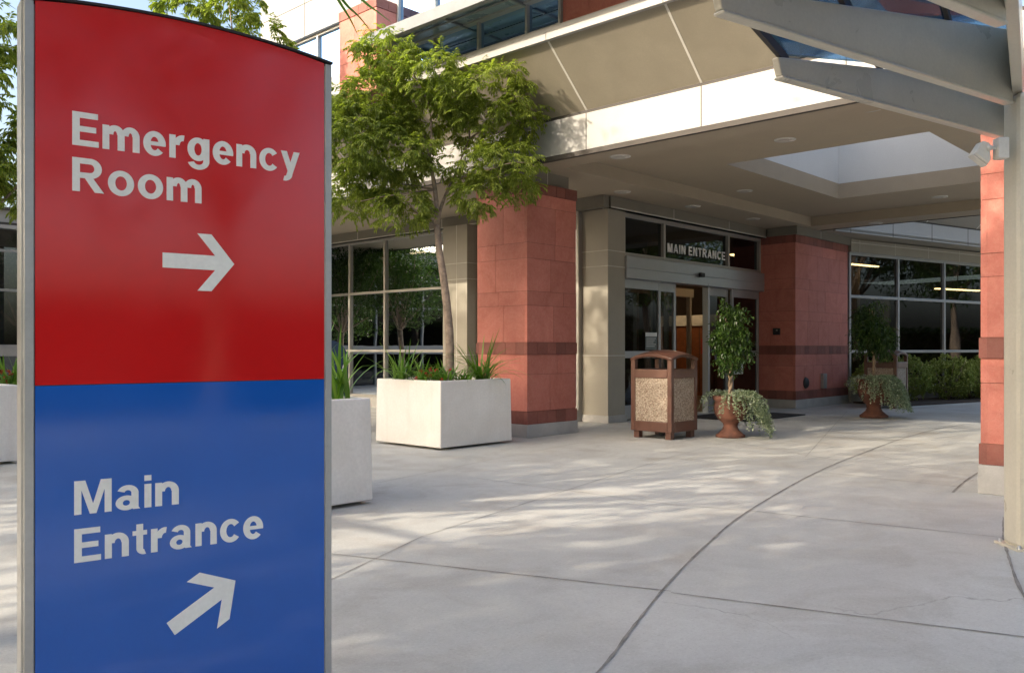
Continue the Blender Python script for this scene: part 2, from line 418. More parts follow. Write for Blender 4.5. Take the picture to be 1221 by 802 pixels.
# panelled piers
def panel_pier(x0, x1, y0, y1, seams):
    q = MB(); q.box(x0, x1, y0, y1, .12, 3.58); q.m = 1
    for z in seams:
        q.box(x0 - .003, x1 + .003, y0 - .003, y1 + .003, z, z + .012)
    p = P(q, 'panelled_pier', ['pier', 'seam'])
    q = MB(); q.box(x0 - .03, x1 + .03, y0 - .03, y1 + .03, 0, .12); q.build('pier_base', 'basec', p, bevel=.006)
    return p
panel_pier(11.65, 12.13, 8.73, 9.28, (1.12, 2.62, 2.88))
p = panel_pier(11.3, 11.75, 11.75, 12.42, (1.12, 2.55, 2.85))
q = MB(); q.box(11.297, 11.3, 12.03, 12.042, .12, 3.58); q.build('pier_seam', 'seam', p)

# header tile band over windows
def header(o, a, L, d, z0, z1, joints):
    a = Vector((a[0], a[1], 0)).normalized(); n = Vector((a.y, -a.x, 0)); o = Vector((o[0], o[1], 0))
    q = MB(); q.obox(Vector((o.x, o.y, z0)), a * L, n * d, Vector((0, 0, z1 - z0))); q.m = 1
    for t in joints: q.obox(Vector((o.x, o.y, z0)) + a * t - n * .003, a * .01, n * (d + .006), Vector((0, 0, z1 - z0 - .01)))
    q.obox(Vector((o.x, o.y, z0)) - n * .004, a * L, n * (d + .008), Vector((0, 0, .02)))
    return P(q, 'header_panel', ['tile', 'seam'])
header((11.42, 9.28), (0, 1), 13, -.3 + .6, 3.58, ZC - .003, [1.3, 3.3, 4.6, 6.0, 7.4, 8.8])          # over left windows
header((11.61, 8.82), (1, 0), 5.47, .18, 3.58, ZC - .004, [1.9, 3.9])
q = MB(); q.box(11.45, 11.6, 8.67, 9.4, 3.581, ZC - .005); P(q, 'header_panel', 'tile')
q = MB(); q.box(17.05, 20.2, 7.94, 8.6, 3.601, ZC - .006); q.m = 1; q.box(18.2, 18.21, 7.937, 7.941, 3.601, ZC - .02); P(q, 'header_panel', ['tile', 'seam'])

# windows: frame (part) > pane (sub-part)
def window(o, a, L, z0, z1, vs, hs, gl='glass', fr='frame', fw=.05, fd=.1, name='window'):
    o = Vector((o[0], o[1], 0)); a = Vector((a[0], a[1], 0)).normalized(); n = Vector((a.y, -a.x, 0))
    q = MB(); Z = Vector((0, 0, 1))
    for i, v in enumerate([0] + list(vs) + [L - fw]):
        q.obox(o + a * v + Z * z0 - n * fd * .5, a * fw, n * fd, Z * (z1 - z0))
    for h in [z0] + list(hs) + [z1 - fw]:
        q.obox(o + Z * h - n * (fd * .5 - .004) + a * .002, a * (L - .004), n * (fd - .008), Z * fw)
    f = P(q, name, fr, bevel=.004)
    q = MB(); q.add([o + a * .01 + Z * z0, o + a * (L - .01) + Z * z0, o + a * (L - .01) + Z * z1, o + a * .01 + Z * z1], [(0, 1, 2, 3)])
    q.build('pane', gl, f); return f
def yx(x, X=11.6):                                         # y on a wall X=const seen at photo column x
    k = (x - CX) / F; return (RT.x * X - k * FW.x * X) / (k * FW.y - RT.y)
window((11.6, 9.28), (0, 1), 2.45, .2, 3.58, (.78, 1.6), (1.15, 2.42))
vs = [yx(461) - 12.42, yx(419) - 12.42, yx(385) - 12.42, 4.6, 6.2, 7.8]
window((11.6, 12.42), (0, 1), 9.55, .2, 3.58, vs, (1.17, 2.42))
q = MB(); q.box(11.5, 11.75, 9.28, 22, 0, .2); P(q, 'window_curb', 'basec')

# entrance wall (y = 8.83)
EY = 8.83
f = window((12.13, EY), (1, 0), 4.97, 2.83, 3.58, (1.25, 3.58), (), fw=.07, fd=.12)
q = MB(); q.box(12.13, 17.1, EY - .14, EY + .14, 2.45, 2.83); q.box(12.13, 17.1, EY - .155, EY - .14, 2.62, 2.635); hd = P(q, 'sliding_door_header', 'frame2', bevel=.006)
q = MB(); q.box(14.42, 14.56, EY - .22, EY - .155, 2.60, 2.68); q.build('motion_sensor', 'black', hd, bevel=.01)
def door(x0, x1, y, name, z1=2.45, rail=True):
    q = MB(); s = .07
    q.box(x0, x0 + s, y - .025, y + .025, .02, z1); q.box(x1 - s, x1, y - .025, y + .025, .02, z1)
    q.box(x0 + s, x1 - s, y - .023, y + .023, .02, .26); q.box(x0 + s, x1 - s, y - .023, y + .023, z1 - .16, z1 - .002)
    if rail: q.box(x0 + s, x1 - s, y - .023, y + .023, 1.08, 1.2)
    f = P(q, name, 'frame2', bevel=.004)
    q = MB(); q.add([(x0 + s, y, .26), (x1 - s, y, .26), (x1 - s, y, z1 - .16), (x0 + s, y, z1 - .16)], [(0, 1, 2, 3)]); q.build('pane', 'glass', f)
    return f
door(12.14, 13.34, EY, 'side_light'); door(13.2, 13.97, EY + .08, 'sliding_door', rail=False)
door(15.0, 15.92, EY + .08, 'sliding_door', rail=False); door(15.93, 17.08, EY, 'side_light')
q = MB(); q.box(14.93, 15.0, EY - .06, EY + .06, 0, 2.45); P(q, 'door_post', 'frame2')

# lettering
def rect(x0, y0, x1, y1): return [(x0, y0), (x1, y0), (x1, y1), (x0, y1)]
def ring(cx_, cy_, rx, ry, a0, a1, sx=.215, sy=.175):
    n = max(3, int(abs(a1 - a0) / 5)); A = [R(a0 + (a1 - a0) * i / n) for i in range(n + 1)]
    return ('ring', [(cx_ + rx * math.cos(a), cy_ + ry * math.sin(a)) for a in A], [(cx_ + (rx - sx) * math.cos(a), cy_ + (ry - sy) * math.sin(a)) for a in A])
GL = {
 'E': (.73, [rect(0, 0, .205, 1), rect(.2, .83, .71, 1), rect(.2, .42, .66, .585), rect(.2, 0, .73, .17)]),
 'm': (1.07, [rect(0, 0, .19, .73), ring(.36, .465, .27, .285, 0, 180), rect(.43, 0, .63, .466), ring(.80, .465, .27, .285, 0, 180), rect(.87, 0, 1.07, .466)]),
 'n': (.68, [rect(0, 0, .195, .73), ring(.37, .45, .31, .30, 0, 180), rect(.48, 0, .68, .451)]),
 'r': (.46, [rect(0, 0, .195, .73), ring(.43, .42, .30, .325, 82, 180, .19, .18)]),
 'e': (.68, [ring(.34, .365, .34, .385, -8, 318), rect(.12, .305, .665, .425)]),
 'o': (.74, [ring(.37, .365, .37, .385, 0, 360, .205, .17)]),
 'c': (.66, [ring(.35, .365, .35, .385, 38, 322, .205, .17)]),
 'g': (.70, [ring(.335, .37, .335, .375, 0, 360), rect(.505, .0, .70, .73), ring(.35, .01, .35, .29, 198, 360, .195, .155)]),
 'y': (.68, [[(0, .73), (.215, .73), (.445, .06), (.275, -.03)], [(.465, .73), (.68, .73), (.41, -.06), (.205, -.06)], ring(.14, -.05, .27, .235, 258, 358, .205, .165)]),
 'R': (.86, [rect(0, 0, .205, 1), rect(.2, .83, .50, 1), rect(.2, .405, .50, .57), ring(.49, .7025, .31, .2975, -90, 90, .205, .17), [(.33, .42), (.56, .42), (.86, 0), (.61, 0)]]),
 'M': (.98, [rect(0, 0, .185, 1), rect(.795, 0, .98, 1), [(.10, 1), (.285, 1), (.575, 0), (.405, 0)], [(.88, 1), (.695, 1), (.405, 0), (.575, 0)]]),
 'a': (.68, [ring(.33, .50, .295, .25, 0, 160, .195, .155), rect(.43, .06, .625, .501), ring(.29, .21, .29, .225, 0, 360, .19, .14), [(.43, .061), (.625, .061), (.67, 0), (.47, 0)]]),
 'i': (.195, [rect(0, 0, .195, .73), rect(0, .83, .195, 1)]),
 't': (.43, [rect(.11, .17, .305, .93), rect(0, .59, .42, .73), ring(.33, .18, .22, .19, 180, 285, .195, .15)]),
 'A': (.92, [[(0, 0), (.21, 0), (.56, 1), (.36, 1)], [(.92, 0), (.71, 0), (.36, 1), (.56, 1)], rect(.22, .22, .70, .38)]),
 'I': (.2, [rect(0, 0, .2, 1)]), 'N': (.82, [rect(0, 0, .2, 1), rect(.62, 0, .82, 1), [(.1, 1), (.25, 1), (.72, 0), (.57, 0)]]),
 'T': (.78, [rect(.29, 0, .49, .84), rect(0, .83, .78, 1)]), 'C': (.86, [ring(.45, .5, .45, .52, 40, 320)]), ' ': (.16, [])}
def text_mesh(s, name, width, height, depth=.0015, gap=.11):
    X = 0; q = MB(); parts = []
    for ch in s:
        w_, st = GL[ch]
        for k, g in enumerate(st): parts.append((X, k, g))
        X += w_ + gap
    tot = X - gap; sx = width / tot
    for X, k, g in parts:
        z1 = depth * (1 + .12 * k); z0 = -.0002 * (k + 1) if depth < .005 else .0003 * k
        if g[0] == 'ring':
            o, i_ = g[1], g[2]; n = len(o); V = [((X + x) * sx, y * height, z) for z in (z0, z1) for L in (o, i_) for x, y in L]
            fs = []
            for a in range(n - 1):
                b_ = a + 1; fs += [(2 * n + a, 2 * n + b_, 3 * n + b_, 3 * n + a), (a, n + a, n + b_, b_), (a, b_, 2 * n + b_, 2 * n + a), (n + b_, n + a, 3 * n + a, 3 * n + b_)]
            fs += [(0, 2 * n, 3 * n, n), (n - 1, 2 * n - 1, 4 * n - 1, 3 * n - 1)]
            q.add(V, [f[::-1] for f in fs])
        else:
            q.prism([Vector(((X + x) * sx, y * height, z0)) for x, y in g], Vector((0, 0, z1 - z0)))
    me = bpy.data.meshes.new(name); me.from_pydata(q.v, [], q.f); me.update(); return me
def place_text(me, origin, xa, za, parent, mat, name='lettering'):
    me.materials.append(M[mat]); o = bpy.data.objects.new(name, me); COL.objects.link(o)
    xa = Vector(xa).normalized(); za = Vector(za).normalized(); n = xa.cross(za)
    mx = Matrix((xa, za, n)).transposed().to_4x4(); mx.translation = Vector(origin) - (world_loc(parent) if parent else Vector())
    if parent: o.parent = parent
    o.matrix_local = mx; return o
for s_, x_, w_ in (('MAIN', 13.48, .60), ('ENTRANCE', 14.20, 1.35)):
  me = text_mesh(s_, 'entrance_lettering', w_, .165, .012, .26)
  place_text(me, (x_, EY - .07, 3.0), (1, 0, 0), (0, 0, 1), H, 'letter', 'entrance_lettering')

# canopy ceiling with coffer and open skylight shaft
q = MB()
CX0, CX1, CY0, CY1 = 9.4, 17.4, 2.6, 7.8
q.box(8.95, CX0, .8, EY, ZC, 4.25); q.box(CX1, 18.1, .8, 9.0, ZC, 4.25)
q.box(CX0, CX1, CY1, EY + .02, ZC, 4.25); q.box(CX0, CX1, .8, CY0, ZC, 4.25)
q.box(8.95, 11.62, EY + .001, 22, ZC, 4.25)
c = P(q, 'canopy_ceiling', 'ceil')
SX0, SX1, SY0, SY1 = 11.55, 15.6, 3.64, 6.47; RZ = 3.97
q = MB(); q.box(CX0, SX0, CY0, CY1, RZ, 4.24); q.box(SX1, CX1, CY0, CY1, RZ, 4.24); q.box(SX0, SX1, SY1, CY1, RZ, 4.24); q.box(SX0, SX1, CY0, SY0, RZ, 4.24)
q.build('coffer_panel', 'ceil', c)
q = MB(); t = .08; ZS = 6.1
q.box(SX0 - t, SX0, SY0 - t, SY1 + t, 4.242, ZS); q.box(SX1, SX1 + t, SY0 - t, SY1 + t, 4.242, ZS); q.box(SX0, SX1, SY1, SY1 + t, 4.242, ZS); q.box(SX0, SX1, SY0 - t, SY0, 4.242, ZS)
q.build('skylight_shaft', 'shaft', c)
q = MB(); q.box(11.63, 26, EY + .15, 22, ZC + .02, 4.25); P(q, 'flat_roof', 'intw')
# fascia
q = MB(); q.box(8.88, 8.95, .8, 22, 3.83, 4.30); q.m = 1
for y in (1.9, 3.6, 5.30, 7.0, 8.7, 10.4, 12.1, 13.8, 15.5): q.box(8.878, 8.881, y, y + .012, 3.83, 4.30)
q.m = 2; q.box(8.884, 8.949, .8, 22, ZC - .012, 3.829); q.box(8.9, 8.96, .8, 22, 4.30, 4.345); q.box(18.1, 18.14, .8, 7.9, ZC - .01, 4.2); P(q, 'white_fascia', ['white', 'darkgap', 'darkgap'])
# inclined soffit
YS0 = 4.25
q = MB(); q.prism([(8.9, YS0, 4.345), (8.14, YS0, 5.04), (8.3, YS0, 5.2), (9.2, YS0, 5.2), (9.2, YS0, 4.345)], Vector((0, 22 - YS0, 0))); q.m = 1
dn = Vector((-.695, 0, -.76)).normalized() * .004
for y in (5.30, 7.0, 8.7, 10.4, 12.1, 13.8, 15.5):
    q.obox(Vector((8.9, y, 4.345)) + dn, Vector((-.76, 0, .695)), Vector((0, .028, 0)), -dn * .9)
P(q, 'inclined_soffit', ['soffit', 'seam'])
q = MB(); q.box(8.08, 8.6, YS0 - .1, 22, 5.04, 5.12); q.box(8.11, 8.6, YS0 - .1, 22, 5.12, 5.2); q.m = 1
for y in (5.3, 7.0, 8.7, 10.4): q.box(8.077, 8.081, y, y + .01, 5.04, 5.12)
P(q, 'white_slab_edge', ['white', 'darkgap'], bevel=.004)
# upper windows + walls
f = window((8.2, 6.83), (0, 1), 3.14, 5.2, 7.6, (.55, 1.42, 2.29), (5.62, 6.6), gl='glassup', fr='white', fw=.04)
q = MB(); q.box(8.5, 8.55, 6.83, 9.97, 5.66, 5.75); P(q, 'window_blind', 'curtain')
q = MB(); q.box(8.15, 9.4, 3.0, 9.99, 7.6, 9.0); q.box(8.51, 11.2, 3.0, 3.2, 5.2, 9); q.box(11.0, 11.2, 3.2, 16, 5.2, 9.0); q.box(8.9, 11.0, 3.2, 16, 8.9, 9.1)
q.box(8.51, 11.2, 6.7, 6.83, 5.2, 8.9); P(q, 'upper_wall', 'cream')
q = MB(); q.box(9.0, 11, 3.2, 16, 5.15, 5.2); P(q, 'upper_floor_slab', 'intw')
# sunshade
q = MB(); q.box(7.46, 7.54, 5.2, 9.96, 5.47, 5.63)
for y in (5.2, 6.3, 7.4, 8.5, 9.6): q.box(7.541, 8.2, y, y + .035, 5.585, 5.62)
q.box(7.84, 7.88, 5.2, 9.96, 5.58, 5.60)
ss = P(q, 'sunshade', 'shadebeam', bevel=.004)
q = MB(); q.box(8.1, 8.24, 4.2, 9.96, 5.60, 5.72); q.build('window_head', 'white', ss)
q = MB(); q.box(7.545, 8.098, 5.25, 9.96, 5.621, 5.63); q.build('shade_glass', 'fglass', ss)
# white upper wing to the left, with window band
q = MB(); WX = 9.5
y0, y1, wz0, wz1 = 10.87, 16.0, 6.3, 7.27
q.box(WX, WX + .3, y0, y1, 5.2, wz0); q.box(WX, WX + .3, y0, y1, wz1, 10.8); q.box(WX, WX + .3, 15.3, y1, wz0, wz1); q.box(WX + .301, 14, y1 - .3, y1 - .003, 5.2, 10.59); q.box(WX, WX + .3, 9.9, y0, 5.2, 10.8)
q.box(8.3, WX, 9.97, 10.9, 6.301, 10.8); q.box(WX, 14, 9.9, 16, 10.6, 10.9)
q.m = 1
for z in (7.9, 8.8, 9.7): q.box(WX - .003, WX, y0, y1, z, z + .012)
for y in (12.6, 14.4): q.box(WX - .003, WX, y, y + .012, wz1, 10.8)
P(q, 'upper_white_wall', ['cream', 'darkgap'])
f = window((WX + .12, y0), (0, 1), 4.43, wz0, wz1, (.8, 1.6, 2.4, 3.2), (), gl='glassup', fr='frame')

# downlights
def downlight(x, y, z):
    q = MB(); q.lathe([(.0, -.004), (.085, -.012), (.115, -.014), (.135, -.008), (.14, 0)], (0, 0, 0), 24)
    o = q.build('downlight', 'lens', H); o.location = Vector((x, y, z)) - world_loc(H); return o
for (x, y, z) in [(739.6, 186.8, ZC), (742, 228.7, ZC), (826, 246, ZC), (897.7, 261, ZC), (1044, 266, ZC), (936, 166.8, RZ), (1037, 129.8, RZ), (888, 227.6, RZ), (1120.4, 234.6, RZ)]:
    D = (z - HC) * F / (HY - y); p_ = rc((x - CX) / F * D, D); downlight(p_.x, p_.y, z)

# far wing right: angled window wall
co = Vector((19.83, 8.02, 0)); ca = Vector((.968, -.249, 0)).normalized(); cn = Vector((ca.y, -ca.x, 0)); Z = Vector((0, 0, 1))
def cx(x):      # distance along far wall at photo column x
    k = (x - CX) / F; n = RT - k * FW
    return -co.dot(n) / ca.dot(n)
L2 = 12.0
window((co.x, co.y), (ca.x, ca.y), L2, .3, 3.46, [cx(1069.5) - .03, cx(1124.5) - .03, cx(1190), cx(1190) + 2.3], (1.14, 2.41), fr='frame2', fw=.065)
q = MB(); q.obox(co - cn * 0 + cn * .08, ca * L2, -cn * .2, Z * .3); P(q, 'window_curb', 'basec')
q = MB(); q.obox(co + Z * 3.46 + cn * .1, ca * L2, -cn * .3, Z * .285); q.m = 1
for i in range(9): q.obox(co + Z * 3.46 + cn * .103 + ca * (.3 + i * 1.35), ca * .012, -cn * .01, Z * .285)
q.obox(co + Z * 3.66 + cn * .104, ca * L2, -cn * .01, Z * .018)
P(q, 'header_panel', ['pier', 'seam'])
fo = co + cn * .8 - ca * 1.48
q = MB(); q.obox(fo + Z * 3.775, ca * 14, -cn * 1.2, Z * .05); q.m = 1; q.obox(fo + Z * 3.75, ca * 14, -cn * .07, Z * .40); q.m = 2
for i in range(10): q.obox(fo + Z * 3.75 + cn * .003 + ca * (.5 + i * 1.5), ca * .014, -cn * .01, Z * .40)
q.obox(fo + Z * 4.15 - cn * .03, ca * 14, -cn * .5, Z * .04)
P(q, 'white_fascia', ['pier', 'white', 'darkgap'])
q = MB(); A = fo + Z * 4.19 - cn * .02
q.prism([A, A + cn * .76 + Z * .7, A + Z * .9 - cn * 3, A - cn * 3], ca * 14); q.m = 1
nn_ = (cn * .7 - Z * .76).normalized() * .004
for i in range(6): q.obox(A + ca * (1.2 + i * 2.1) + nn_, cn * .76 + Z * .7, ca * .03, -nn_ * .5)
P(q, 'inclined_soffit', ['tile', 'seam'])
q = MB(); q.obox(co + Z * 3.75 - cn * .21, ca * 12, -cn * 8, Z * .05); P(q, 'room_ceiling', 'intw')

# interiors
q = MB(); q.box(11.7, 24, 9.0, 22, .004, .012); q.obox(co - cn * .12 + Z * .004, ca * 12, -cn * 8, Z * .006); P(q, 'interior_floor', 'intf')
q = MB(); q.box(17.3, 17.4, 11.8, 22, 0, 3.8); q.box(11.8, 24, 16.9, 17, 0, 3.8); q.box(24, 24.1, 9.4, 17, 0, 3.8); q.obox(co - cn * 7 , ca * 13, -cn * .1, Z * 3.6); q.obox(co + ca * 12, ca * .1, -cn * 8, Z * 3.6)
q.box(11.9, 24, EY + .2, EY + .201, 3.6, 3.8)
P(q, 'interior_wall', 'intw')
q = MB()
for x in (13.0, 14.1, 15.2, 16.3, 17.55, 18.55): q.box(x, x + .08, 11.4, 11.5, 0, 2.5)
q.box(12.2, 18.7, 11.38, 11.52, 2.5, 2.7); q.box(13.0, 18.6, 11.41, 11.49, 1.05, 1.12); P(q, 'vestibule_frame', 'frame2')

D_ = thing('wood_cabinet', (20.1, 12.5, 0), 'tall orange wood cabinet with pale band seen through the open entrance doors', 'cabinet')
q = MB(); q.box(20.0, 20.4, 10.6, 14.4, .012, 1.84); q.m = 1
for y in (11.3, 12.0, 12.7, 13.4): q.box(19.997, 20.0, y, y + .015, .1, 1.8)
q.build('cabinet_front', ['wood', 'black'], D_); q = MB(); q.box(19.95, 20.45, 10.5, 14.5, 1.841, 2.12); q.build('pale_band', 'desk_top', D_)
q = MB(); q.box(19.98, 19.996, 11.75, 11.95, 1.1, 1.5); q.build('framed_print', 'petal', D_)
def strip_lamp(p, L, a, label, mt='warm'):
    T = thing('ceiling_lamp', p, label, 'lamp', 'lit warm lamps inside'); a = Vector(a).normalized(); n = Vector((a.y, -a.x, 0)); p = Vector(p)
    q = MB(); q.obox(p - a * L / 2 - n * .05, a * L, n * .1, Z * .03); q.build('lamp_tube', mt, T)
    q = MB(); q.obox(p - a * L / 2 - n * .07 + Z * .031, a * L, n * .14, Z * .04); q.build('housing', 'frame', T)
    q = MB(); q.box(p.x - .01, p.x + .01, p.y - .01, p.y + .01, p.z + .071, 3.6 if p.x > 19.5 and p.y < 9 else 3.8); q.build('hanger', 'frame', T)
strip_lamp((18.9, 12.4, 2.95), 1.6, (0, 1, 0), 'added lamp that lights the orange cabinet deep inside the lobby', 'warm2'); strip_lamp((13.2, 14.8, 3.45), 1.6, (0, 1, 0), 'added lamp that brightens the back left of the lobby', 'warm2')  # both lamps are added to brighten the lobby and the cabinet
strip_lamp((18.6, 10.0, 3.38), 1.3, (1, .1, 0), 'lit warm strip lamp seen through the glass right of the MAIN ENTRANCE letters')
pp = at(1142, 346, 24.5); strip_lamp(pp, 1.9, (.9, -.3, 0), 'lit warm strip lamp inside the far windows near the right stone pillar')
pp = at(1030, 317, 23.5); strip_lamp(pp, 1.3, (1, -.2, 0), 'lit warm strip lamp in the top window beside the far stone pillar')
pp = at(446, 311, 22.0); strip_lamp(pp, 1.6, (.3, 1, 0), 'dim warm strip lamp behind the window left of the planter tree trunk')
pp = at(1156, 410, 23.6)
T = thing('floor_lamp', (pp.x, pp.y, .01), 'unlit floor lamp with dark shade inside the far window near the right stone pillar', 'floor lamp')
q = MB(); q.tube([(pp.x, pp.y, .03), (pp.x, pp.y, 1.5)], .015); q.build('lamp_post', 'black', T)
q = MB(); q.lathe([(.15, 0), (.15, .025), (.02, .03)], (pp.x, pp.y, .01)); q.build('lamp_base', 'black', T)
q = MB(); q.lathe([(.26, 1.45), (.14, 1.78)], (pp.x, pp.y, 0)); q.build('lamp_shade', 'lampsh', T)

# left low wing behind the planters
LW = thing('low_wing', (4, 22, 0), 'single-storey glazed wing with pale blue fascia at the far left behind the tree', 'building')
q = MB(); q.box(-4, 8.0, 22, 22.3, 4.12, 4.4); q.box(-4, 8.0, 21.93, 22.3, 3.98, 4.06); q.m = 1; q.box(-4, 8, 21.9, 22.35, 4.4, 4.46); q.box(-4, 8, 21.97, 22.3, 4.06, 4.12)
q.build('fascia', ['white', 'darkgap'], LW)
q = MB()
for x in range(-4, 9, 1): q.box(x, x + .06, 22.02, 22.12, 0, 3.98)
for z in (0, 2.55, 3.45): q.box(-4, 8, 22.03, 22.11, z, z + .06)
q.box(-4, 8, 21.98, 22.2, 1.07, 1.33); f = q.build('window_frame', 'frame2', LW)
q = MB(); q.add([(-4, 22.08, 0), (8, 22.08, 0), (8, 22.08, 3.98), (-4, 22.08, 3.98)], [(0, 1, 2, 3)]); q.build('pane', 'glass', f)
q = MB(); q.box(-4, 8, 27, 27.2, 0, 4.1); q.box(-4, 8.6, 22.3, 27.2, 4.1, 4.2); q.box(-4.1, -4, 22, 27, 0, 4.1); q.box(-4, 8, 22.3, 27, .01, .02); q.build('back_wall', 'intw', LW)

# ------------------------------------------------------------------ wall fittings, notices, mat
def wallbox(name, mats, boxes, label, cat, bev=.006):
    q = MB()
    for bx in boxes: q.m = bx[6] if len(bx) > 6 else 0; q.box(*bx[:6])
    c = boxes[0]; o = q.build(name, mats, None, bevel=bev, loc=((c[0] + c[1]) / 2, (c[2] + c[3]) / 2, c[4])); return tag(o, label, cat)
wallbox('wall_keypad', ['black', 'frame'], [(17.04, 17.098, 8.33, 8.47, 1.53, 1.67), (17.034, 17.04, 8.36, 8.40, 1.61, 1.64, 1)], 'small black access keypad on the far stone pillar beside the doors', 'keypad')
wallbox('utility_box', ['frame2'], [(18.32, 18.50, 7.93, 7.998, .38, .70), (18.34, 18.48, 7.925, 7.93, .41, .67)], 'flat grey utility cover low on the far stone pillar', 'utility cover')
q = MB(); q.lathe([(0, .05), (.06, .05), (.10, .035), (.12, 0)], (0, 0, 0)); o = q.build('round_vent', 'black'); o.rotation_euler = (R(90), 0, 0); o.location = (17.58, 7.998, .52); tag(o, 'round black vent cap low on the far stone pillar', 'vent')
T = thing('notice', (13.0, EY - .03, 1.22), 'grey printed notice with white heading on the left glass door panel', 'notice')
q = MB(); q.box(12.84, 13.2, EY - .032, EY - .028, 1.22, 1.53); q.build('printed_sheet', 'papergrey', T)
q = MB(); q.box(12.84, 13.2, EY - .035, EY - .0325, 1.46, 1.53)
q.build('heading_strip', 'paper', T)
q = MB()
for i, z in enumerate((1.42, 1.385, 1.35, 1.315, 1.28)): q.box(12.87, 13.17 - .04 * (i % 3), EY - .0345, EY - .0325, z, z + .008)
q.build('printed_line', 'letter', T)
T = thing('notice', (16.2, EY - .03, .7), 'blank-looking white paper notice low on the right glass door panel behind the topiary', 'notice')
q = MB(); q.box(16.0, 16.36, EY - .033, EY - .029, .72, 1.02); q.build('paper_sheet', 'paper', T)
q = MB(); q.box(13.5, 15.6, 7.1, 8.45, .004, .018); tag(q.build('door_mat', 'mat', None, bevel=.004, loc=(14.5, 7.8, .004)), 'black rubber mat in front of the sliding doors', 'mat')

# ------------------------------------------------------------------ wayfinding sign
sd = Vector((RT * .791 + FW * .6115)).normalized(); sn = Vector((sd.y, -sd.x, 0))   # along panel, out of the face
if sn.dot(-FW) < 0: sn = -sn
so_ = rc(-1.379, 2.51)
S = thing('wayfinding_sign', so_ + sd * .45, 'freestanding red and blue sign pointing to Emergency Room and Main Entrance', 'sign')
Wd = .905; ZT = 2.255
def sp(u, z, d=0): return so_ + sd * u + Z * z + sn * d
topz = lambda u: ZT + .035 * (1 - ((u - .45) / .45) ** 2) 
def panel(z0, z1, name, mat):
    q = MB(); top = [sp(u_, z1(u_) if callable(z1) else z1, -.02) for u_ in ([Wd * i / 16 for i in range(16, -1, -1)] if callable(z1) else (Wd, 0))]
    q.prism([sp(0, z0, -.02), sp(Wd, z0, -.02)] + top, sn * .02); return q.build(name, mat, S)
panel(.032, 1.1405, 'blue_panel', 'blue'); panel(1.1425, topz, 'red_panel', 'red')
q = MB(); q.prism([sp(.001, .032, -.095), sp(Wd - .001, .032, -.095)] + [sp(u_, topz(u_) - .004, -.095) for u_ in [Wd * i / 16 for i in range(16, -1, -1)]], sn * .072); q.build('sign_core', 'alu', S)
for u0, sg in ((-.004, -1), (Wd + .004, 1)):
    q = MB()
    q.obox(sp(u0, 0, -.1), sd * sg * .024, sn * .102, Z * (ZT - .002)); q.obox(sp(u0, 0, -.085), sd * sg * .030, sn * .07, Z * (ZT - .002))
    q.obox(sp(u0 - sg * .003, .0, -.03), sd * sg * .003, sn * .028, Z * (ZT - .01))
    q.build('side_post', 'alu', S, bevel=.003)
q = MB(); us = [-.03 + (Wd + .06) * i / 24 for i in range(25)]
for i in range(24):
    a_, c_ = us[i], us[i + 1]
    za_, zc_ = (ZT + .035 * (1 - ((x_ - .45) / .48) ** 2) + .001 for x_ in (a_, c_))
    q.add([sp(a_, za_, .008), sp(c_, zc_, .008), sp(c_, zc_, -.105), sp(a_, za_, -.105), sp(a_, za_ + .007, .008), sp(c_, zc_ + .007, .008), sp(c_, zc_ + .007, -.105), sp(a_, za_ + .007, -.105)],
          [(0, 1, 5, 4), (4, 5, 6, 7), (3, 2, 1, 0), (2, 3, 7, 6)] + ([(0, 4, 7, 3)] if i == 0 else []) + ([(1, 2, 6, 5)] if i == 23 else []))
q.build('top_cap', 'black', S)
q = MB(); q.obox(sp(-.1, 0, -.16), sd * (Wd + .2), sn * .22, Z * .03); q.build('base_plate', 'alu', S, bevel=.004)
for s_, u0, u1, z in (('Emergency', .0972, .812, 1.852), ('Room', .0972, .4757, 1.716), ('Main', .1025, .4045, .756), ('Entrance', .1025, .6815, .614)):
    place_text(text_mesh(s_, 'lettering', u1 - u0, .1, .0015), sp(u0, z, .0005), sd, Z, S, 'letter')
def arrow(u, z, ang, k=1.0):
    A_ = [(0, 0), (-.075, .092), (-.120, .092), (-.063, .0235), (-.228, .0235), (-.228, -.0235), (-.063, -.0235), (-.120, -.092), (-.075, -.092)]
    ca_, sa_ = math.cos(ang), math.sin(ang)
    q = MB(); q.prism([sp(u + k * (x_ * ca_ - y_ * sa_), z + k * (x_ * sa_ + y_ * ca_), .0005) for x_, y_ in A_], sn * .0015)
    q.build('arrow', 'letter', S)
arrow(.583, 1.527, 0); arrow(.587, .484, R(30), 1.05)

# ------------------------------------------------------------------ planters
def planter(x, y, label, s=1.25, h=.85):
    T = thing('planter', (x, y, 0), label, 'planter', 'square white concrete planters')
    q = MB(); t = .07; c = Vector((x, y, 0)); hw = s / 2; g = .012
    def ring(w, z): return [c + Vector((sx * w, sy * w, z)) for sx, sy in ((-1, -1), (1, -1), (1, 1), (-1, 1))]
    V = ring(hw + g, .03) + ring(hw, h) + ring(hw - t, h) + ring(hw - t, h - .12)
    q.add(V, [(3, 2, 1, 0)] + [(r_ * 4 + i, r_ * 4 + (i + 1) % 4, (r_ + 1) * 4 + (i + 1) % 4, (r_ + 1) * 4 + i) for r_ in range(3) for i in range(4)])
    q.build('planter_box', 'planter', T, bevel=.012)
    q = MB(); q.box(x - hw + t + .002, x + hw - t - .002, y - hw + t + .002, y + hw - t - .002, h - .2, h - .07); q.build('soil', 'soil', T)
    for sx in (-1, 1):
        for sy in (-1, 1):
            q = MB(); q.box(x + sx * (hw - .25) - .06, x + sx * (hw - .25) + .06, y + sy * (hw - .25) - .06, y + sy * (hw - .25) + .06, 0, .03); q.build('foot', 'black', T)
    return T
